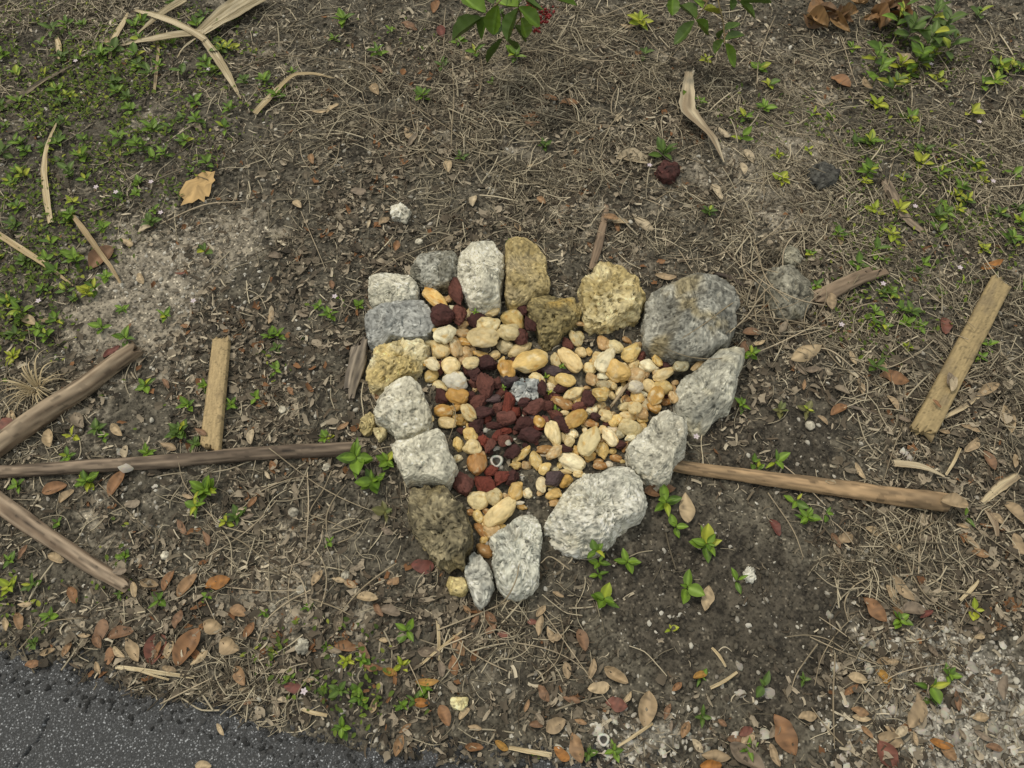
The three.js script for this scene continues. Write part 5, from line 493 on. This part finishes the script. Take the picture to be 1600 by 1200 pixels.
shrub('berry_shrub', 'overhanging shrub branch with toothed green leaves and red berries', 700, [
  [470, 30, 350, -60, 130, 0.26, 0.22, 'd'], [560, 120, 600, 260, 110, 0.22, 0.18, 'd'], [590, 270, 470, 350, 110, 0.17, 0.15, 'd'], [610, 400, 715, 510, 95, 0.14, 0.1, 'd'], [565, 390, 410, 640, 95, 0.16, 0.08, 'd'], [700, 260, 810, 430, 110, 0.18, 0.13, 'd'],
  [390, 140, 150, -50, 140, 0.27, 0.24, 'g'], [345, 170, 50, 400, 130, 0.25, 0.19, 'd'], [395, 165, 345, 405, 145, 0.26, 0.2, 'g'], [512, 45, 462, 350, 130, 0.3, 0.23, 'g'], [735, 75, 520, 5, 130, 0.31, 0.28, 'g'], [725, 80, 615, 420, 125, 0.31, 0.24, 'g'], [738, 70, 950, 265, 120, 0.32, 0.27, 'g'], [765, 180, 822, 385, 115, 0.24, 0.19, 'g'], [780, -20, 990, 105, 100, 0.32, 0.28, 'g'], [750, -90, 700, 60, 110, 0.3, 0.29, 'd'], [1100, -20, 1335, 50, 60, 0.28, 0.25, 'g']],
  [[[880, -420, 0.03], [820, -250, 0.25], [745, -60, 0.33], [735, 75, 0.315], [700, 180, 0.25], [620, 330, 0.17], [575, 390, 0.155]], [[820, -250, 0.25], [620, -80, 0.3], [512, 40, 0.3], [395, 150, 0.265]], [[745, -60, 0.33], [900, -60, 0.3], [1100, -20, 0.28]], [[745, -60, 0.33], [900, 60, 0.24], [1000, 140, 0.19]], [[735, 75, 0.315], [760, 180, 0.24], [710, 250, 0.185]], [[575, 390, 0.155], [590, 395, 0.15], [610, 405, 0.14]], [[700, 180, 0.25], [640, 200, 0.2], [590, 270, 0.17]]],
  [830, -90], 0.28, [[850, 60, 0.24, 16, 50], [940, 130, 0.22, 18, 55], [1050, 130, 0.2, 20, 60], [920, 290, 0.16, 12, 45], [1000, 190, 0.18, 14, 50]]);
shrub('leafy_shrub', 'second overhanging shrub with loose toothed leaves on reddish twigs', 1000, [
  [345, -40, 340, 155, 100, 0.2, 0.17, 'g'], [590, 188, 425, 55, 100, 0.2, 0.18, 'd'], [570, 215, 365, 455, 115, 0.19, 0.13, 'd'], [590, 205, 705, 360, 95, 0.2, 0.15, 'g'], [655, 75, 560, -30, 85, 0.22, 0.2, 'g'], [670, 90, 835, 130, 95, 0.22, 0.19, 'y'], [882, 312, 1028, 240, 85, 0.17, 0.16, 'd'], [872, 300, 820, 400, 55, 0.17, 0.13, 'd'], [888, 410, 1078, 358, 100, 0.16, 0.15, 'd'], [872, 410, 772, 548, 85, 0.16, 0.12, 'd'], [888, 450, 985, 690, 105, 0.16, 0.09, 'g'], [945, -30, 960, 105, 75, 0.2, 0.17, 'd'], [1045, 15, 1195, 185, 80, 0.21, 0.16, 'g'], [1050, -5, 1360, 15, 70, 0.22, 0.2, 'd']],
  [[[780, -350, 0.03], [790, -150, 0.2], [830, 80, 0.22], [870, 250, 0.18], [880, 450, 0.16]], [[790, -150, 0.2], [700, 20, 0.23], [665, 80, 0.225], [590, 195, 0.2]], [[790, -150, 0.2], [920, -60, 0.22], [1050, 10, 0.215]], [[700, 20, 0.23], [520, -60, 0.21], [345, -40, 0.2]]], [1115, -75], 0.2);
console.log('plants done', leafCount, weeds);

// ---------------------------------------------------------------- litter nobody could count
function scatter(name, label, cat, variants, n, weight, place, mat = MAT.litter, rect = [-1.95, 1.95, -2.55, 0.3]) {
  const G = new THREE.Group(); top(G, name, label, cat, null, 'stuff'); const per = variants.map(() => []), r = rng(used.size * 977 + n); let made = 0;
  for (let t = 0; made < n && t < n * 40; t++) { const x = rr(rect[0], rect[1], r), z = rr(rect[2], rect[3], r); if (r() > weight(x, z)) continue; const q = place(x, z, r); if (!q) continue; per[Math.floor(r() * variants.length)].push(q); made++; }
  variants.forEach((g, i) => { const l = per[i]; if (!l.length) return; const im = new THREE.InstancedMesh(g, mat, l.length); im.name = name + '_pieces'; im.userData.kind = 'stuff'; l.forEach((q, k) => { im.setMatrixAt(k, q.m); im.setColorAt(k, q.c); }); G.add(im); });
}
const mat4 = (x, y, z, rx, ry, rz, sx, sy, sz) => new THREE.Matrix4().compose(new THREE.Vector3(x, y, z), new THREE.Quaternion().setFromEuler(new THREE.Euler(rx, ry, rz, 'YXZ')), new THREE.Vector3(sx, sy, sz));
const colr = (a, b, t, m = 1) => new THREE.Color().setRGB(lerp(a[0], b[0], t) * m, lerp(a[1], b[1], t) * m, lerp(a[2], b[2], t) * m);
const strew = (x, z) => { const q = roadIn(x, z); return q < -0.005 ? 1 : 0.008 + 0.75 * Math.exp(-(q + 0.005) / 0.022); };
const clear = (x, z) => hm(x, z) - gh(x, z) < 0.006;
const inHeart = (x, z) => { const [px, py] = toPx(x, 0, z); return px > 655 && px < 1075 && py > 455 && py < 870; };
const strawV = [], bitV = [];
for (let i = 0; i < 12; i++) { const b = [0.01, 0.05, 0.1, 0.03, 0.16, 0.07, 0.02, 0.12, 0.22, 0.04, 0.3, 0.08][i], pts = []; for (let k = 0; k <= 6; k++) { const t = k / 6; pts.push(new THREE.Vector3(t - 0.5, 0.03 * Math.sin(t * 3.1 + i), b * Math.sin(t * Math.PI) + 0.05 * n2(t * 3, i, 3))); } const g = new THREE.TubeGeometry(new THREE.CatmullRomCurve3(pts), 9, [0.011, 0.014, 0.01, 0.017, 0.011, 0.013, 0.02, 0.012, 0.01, 0.014, 0.009, 0.016][i], 4); g.deleteAttribute('uv'); strawV.push(g); }
for (let i = 0; i < 8; i++) { const w = [0.05, 0.08, 0.11, 0.06, 0.14, 0.09, 0.04, 0.07][i], be = [0, 0.12, 0.05, 0.25, 0.1, 0.02, 0.3, 0.15][i]; const g = gridGeo(5, 2, (u, v) => { const t = u - 0.5, s = v * 2 - 1, q = w * (1 - 0.5 * Math.abs(t * 2) ** 2 * (i % 2)); return [t, 0.06 * Math.sin(u * 4 + i) + 0.35 * w * Math.abs(s), s * q + be * Math.sin(u * 3.14)]; }); g.deleteAttribute('color'); bitV.push(g); }
const rad = (x, z) => clamp(0.2 + field(STRAW, x, z) - 0.7 * field(BARE, x, z), 0.02, 1) * strew(x, z);
scatter('straw_litter', 'thin dry straw and grass stems covering the ground', 'straw', strawV, 25000, (x, z) => rad(x, z) * clamp(0.55 + 1.7 * fbm2(x * 10, z * 10, 3, 91), 0.04, 1), (x, z, r) => {
  if (inHeart(x, z) && r() > 0.25 || !clear(x, z)) return null; const d = clamp(field(STRAW, x, z)), L = Math.pow(r(), 2) * 0.085 + 0.02, y = hm(x, z) + 0.002 + r() * (0.003 + 0.011 * d), k = r();
  return { m: mat4(x, y, z, rr(-0.3, 0.3, r), r() * 6.283, rr(-0.16, 0.16, r), L, L * rr(0.6, 1.2, r), L), c: colr([0.06, 0.048, 0.032], [0.62, 0.55, 0.4], Math.pow(k, 1.35)) };
});
scatter('straw_chaff', 'short broken bits of dry grass and leaf shreds on the ground', 'straw', bitV, 34000, (x, z) => clamp(0.3 + 0.7 * field(STRAW, x, z) + 0.4 * field(CRUMB, x, z) - 0.8 * field(BARE, x, z), 0.04, 1) * strew(x, z) * clamp(0.5 + 1.8 * fbm2(x * 12 + 8, z * 12, 3, 93), 0.04, 1), (x, z, r) => {
  if (inHeart(x, z) && r() > 0.5 || !clear(x, z)) return null; const L = Math.pow(r(), 1.6) * 0.022 + 0.006, k = r();
  return { m: mat4(x, hm(x, z) + 0.0015 + r() * 0.007, z, rr(-0.7, 0.7, r), r() * 6.283, rr(-0.35, 0.35, r), L, L, L), c: r() < 0.42 ? colr([0.035, 0.027, 0.018], [0.13, 0.1, 0.068], k) : colr([0.14, 0.115, 0.08], [0.64, 0.57, 0.43], Math.pow(k, 1.5)) };
});
const fragV = []; for (let i = 0; i < 14; i++) { const r = rng(i * 17 + 3), n = 9, rd = []; for (let k = 0; k < n; k++) rd.push(rr(0.45, 1.1, r)); const cu = rr(-0.5, 0.5, r), el = rr(0.25, 0.7, r), tw = rr(-0.6, 0.6, r); fragV.push(gridGeo(n, 2, (u, v) => { const k = Math.round(u * n) % n, a = u * 6.283, q = rd[k] * v, X = Math.cos(a) * q, Zz = Math.sin(a) * q * el; return [X, cu * X * X + tw * X * Zz + 0.35 * Math.abs(Zz), Zz]; }, true)); }
fragV.forEach((g) => g.deleteAttribute('color'));
scatter('leaf_crumb_litter', 'crumbled brown and grey dead leaf pieces covering the ground', 'leaf litter', fragV, 32000, (x, z) => clamp(0.25 + field(CRUMB, x, z) * 0.8 + field(STRAW, x, z) * 0.25 - 0.9 * field(BARE, x, z), 0.03, 1) * strew(x, z) * clamp(0.5 + 1.8 * fbm2(x * 9 + 3, z * 9, 3, 95), 0.04, 1), (x, z, r) => {
  if (inHeart(x, z) && r() > 0.4 || !clear(x, z)) return null; const s = 0.0025 + Math.pow(r(), 2.4) * (0.012 + 0.007 * clamp(field(CRUMB, x, z))), k = r(), w = r(), c = w < 0.05 ? colr([0.15, 0.07, 0.03], [0.25, 0.125, 0.055], k) : w < 0.58 ? colr([0.035, 0.029, 0.021], [0.13, 0.107, 0.078], k) : colr([0.13, 0.108, 0.078], [0.42, 0.36, 0.27], k);
  return { m: mat4(x, hm(x, z) + 0.002 + r() * 0.006, z, rr(-0.7, 0.7, r), r() * 6.283, rr(-0.5, 0.5, r), s, s, s), c };
});
const clodV = [1, 2, 3, 4].map((i) => { const g = mergeVertices((() => { const q = new THREE.IcosahedronGeometry(1, 1); q.deleteAttribute('uv'); q.deleteAttribute('normal'); return q; })()), p = g.attributes.position; for (let k = 0; k < p.count; k++) { const f = 1 + 0.35 * n3(p.getX(k) * 2 + i * 9, p.getY(k) * 2, p.getZ(k) * 2); p.setXYZ(k, p.getX(k) * f, p.getY(k) * f * 0.7, p.getZ(k) * f * 0.85); } g.computeVertexNormals(); return g; });
scatter('soil_clods', 'small crumbs of soil and grit on the ground', 'soil', clodV, 44000, (x, z) => roadIn(x, z) > 0.0 ? 0.01 : 0.6, (x, z, r) => {
  if (!clear(x, z)) return null; const s = 0.0011 + Math.pow(r(), 3.5) * 0.006, k = r(), pale = clamp(field(PALE, x, z)), dk = clamp(field(DARK, x, z)), c = r() < 0.1 ? colr([0.3, 0.28, 0.24], [0.55, 0.53, 0.46], k) : colr(pale > 0.4 ? [0.16, 0.14, 0.11] : [0.04, 0.035, 0.027], pale > 0.4 ? [0.4, 0.36, 0.29] : dk > 0.5 ? [0.15, 0.135, 0.105] : [0.22, 0.195, 0.15], k);
  return { m: mat4(x, hm(x, z) + s * 0.3, z, r() * 6, r() * 6, 0, s, s, s), c };
});
const gritV = CHIPS.map((g) => { const q = g.clone(); q.deleteAttribute('color'); return q; });
scatter('shell_grit', 'whitish crushed shell grit mixed into the soil', 'shell grit', gritV, 6500, (x, z) => clamp(field(SHELLY, x, z) + 0.025) * (roadIn(x, z) > 0.01 ? 0.3 : 1), (x, z, r) => {
  if (!clear(x, z)) return null; const s = 0.0014 + Math.pow(r(), 2) * 0.0065; return { m: mat4(x, hm(x, z) + 0.001, z, rr(-0.6, 0.6, r), r() * 6.28, rr(-0.6, 0.6, r), s, s, s), c: colr([0.22, 0.2, 0.17], [0.64, 0.62, 0.55], r()) };
});
const tinyV = GL.slice(0, 4).map((g) => { const q = g.clone(); q.deleteAttribute('color'); return q; });
scatter('ground_cover', 'mat of tiny green leaves creeping over the ground', 'ground cover', tinyV, 6500, (x, z) => clamp(field(GREEN, x, z) * 0.9 - 0.08, 0, 1) * clamp(0.5 + 1.6 * fbm2(x * 12, z * 12, 3, 97), 0, 1) * (roadIn(x, z) > 0 ? 0 : 1), (x, z, r) => {
  if (!clear(x, z)) return null; const s = rr(0.006, 0.016, r), k = r(); return { m: mat4(x, hm(x, z) + rr(0.002, 0.016, r), z, rr(-0.4, 0.4, r), r() * 6.28, rr(-0.1, 0.7, r), s, s, s * 1.2), c: r() < 0.12 ? colr([0.16, 0.19, 0.03], [0.26, 0.29, 0.04], k) : colr([0.045, 0.075, 0.012], [0.13, 0.19, 0.022], k) };
});
scatter('asphalt_crumbs', 'black crumbs broken off along the asphalt edge', 'asphalt crumbs', clodV, 5000, (x, z) => { const s = roadIn(x, z); return s > -0.05 && s < 0.06 ? 0.9 * (s < 0 ? 1 + s / 0.05 : 1 - s / 0.06) : 0; }, (x, z, r) => { const s = 0.0011 + Math.pow(r(), 3) * 0.0055; return { m: mat4(x, hm(x, z) - s * 0.1, z, r() * 6, r() * 6, 0, s, s, s), c: colr([0.014, 0.015, 0.016], [0.085, 0.087, 0.09], Math.pow(r(), 2)) }; }, MAT.litter, [-1.4, 0.6, -0.8, 0.3]);

// ---------------------------------------------------------------- render
const renderer = new THREE.WebGLRenderer({ antialias: true });
renderer.toneMapping = THREE.LinearToneMapping; renderer.toneMappingExposure = EXPOSURE;
renderer.shadowMap.enabled = true;
scene.traverse((o) => { if (o.isMesh) { o.castShadow = true; o.receiveShadow = true; } });
renderer.render(scene, camera);
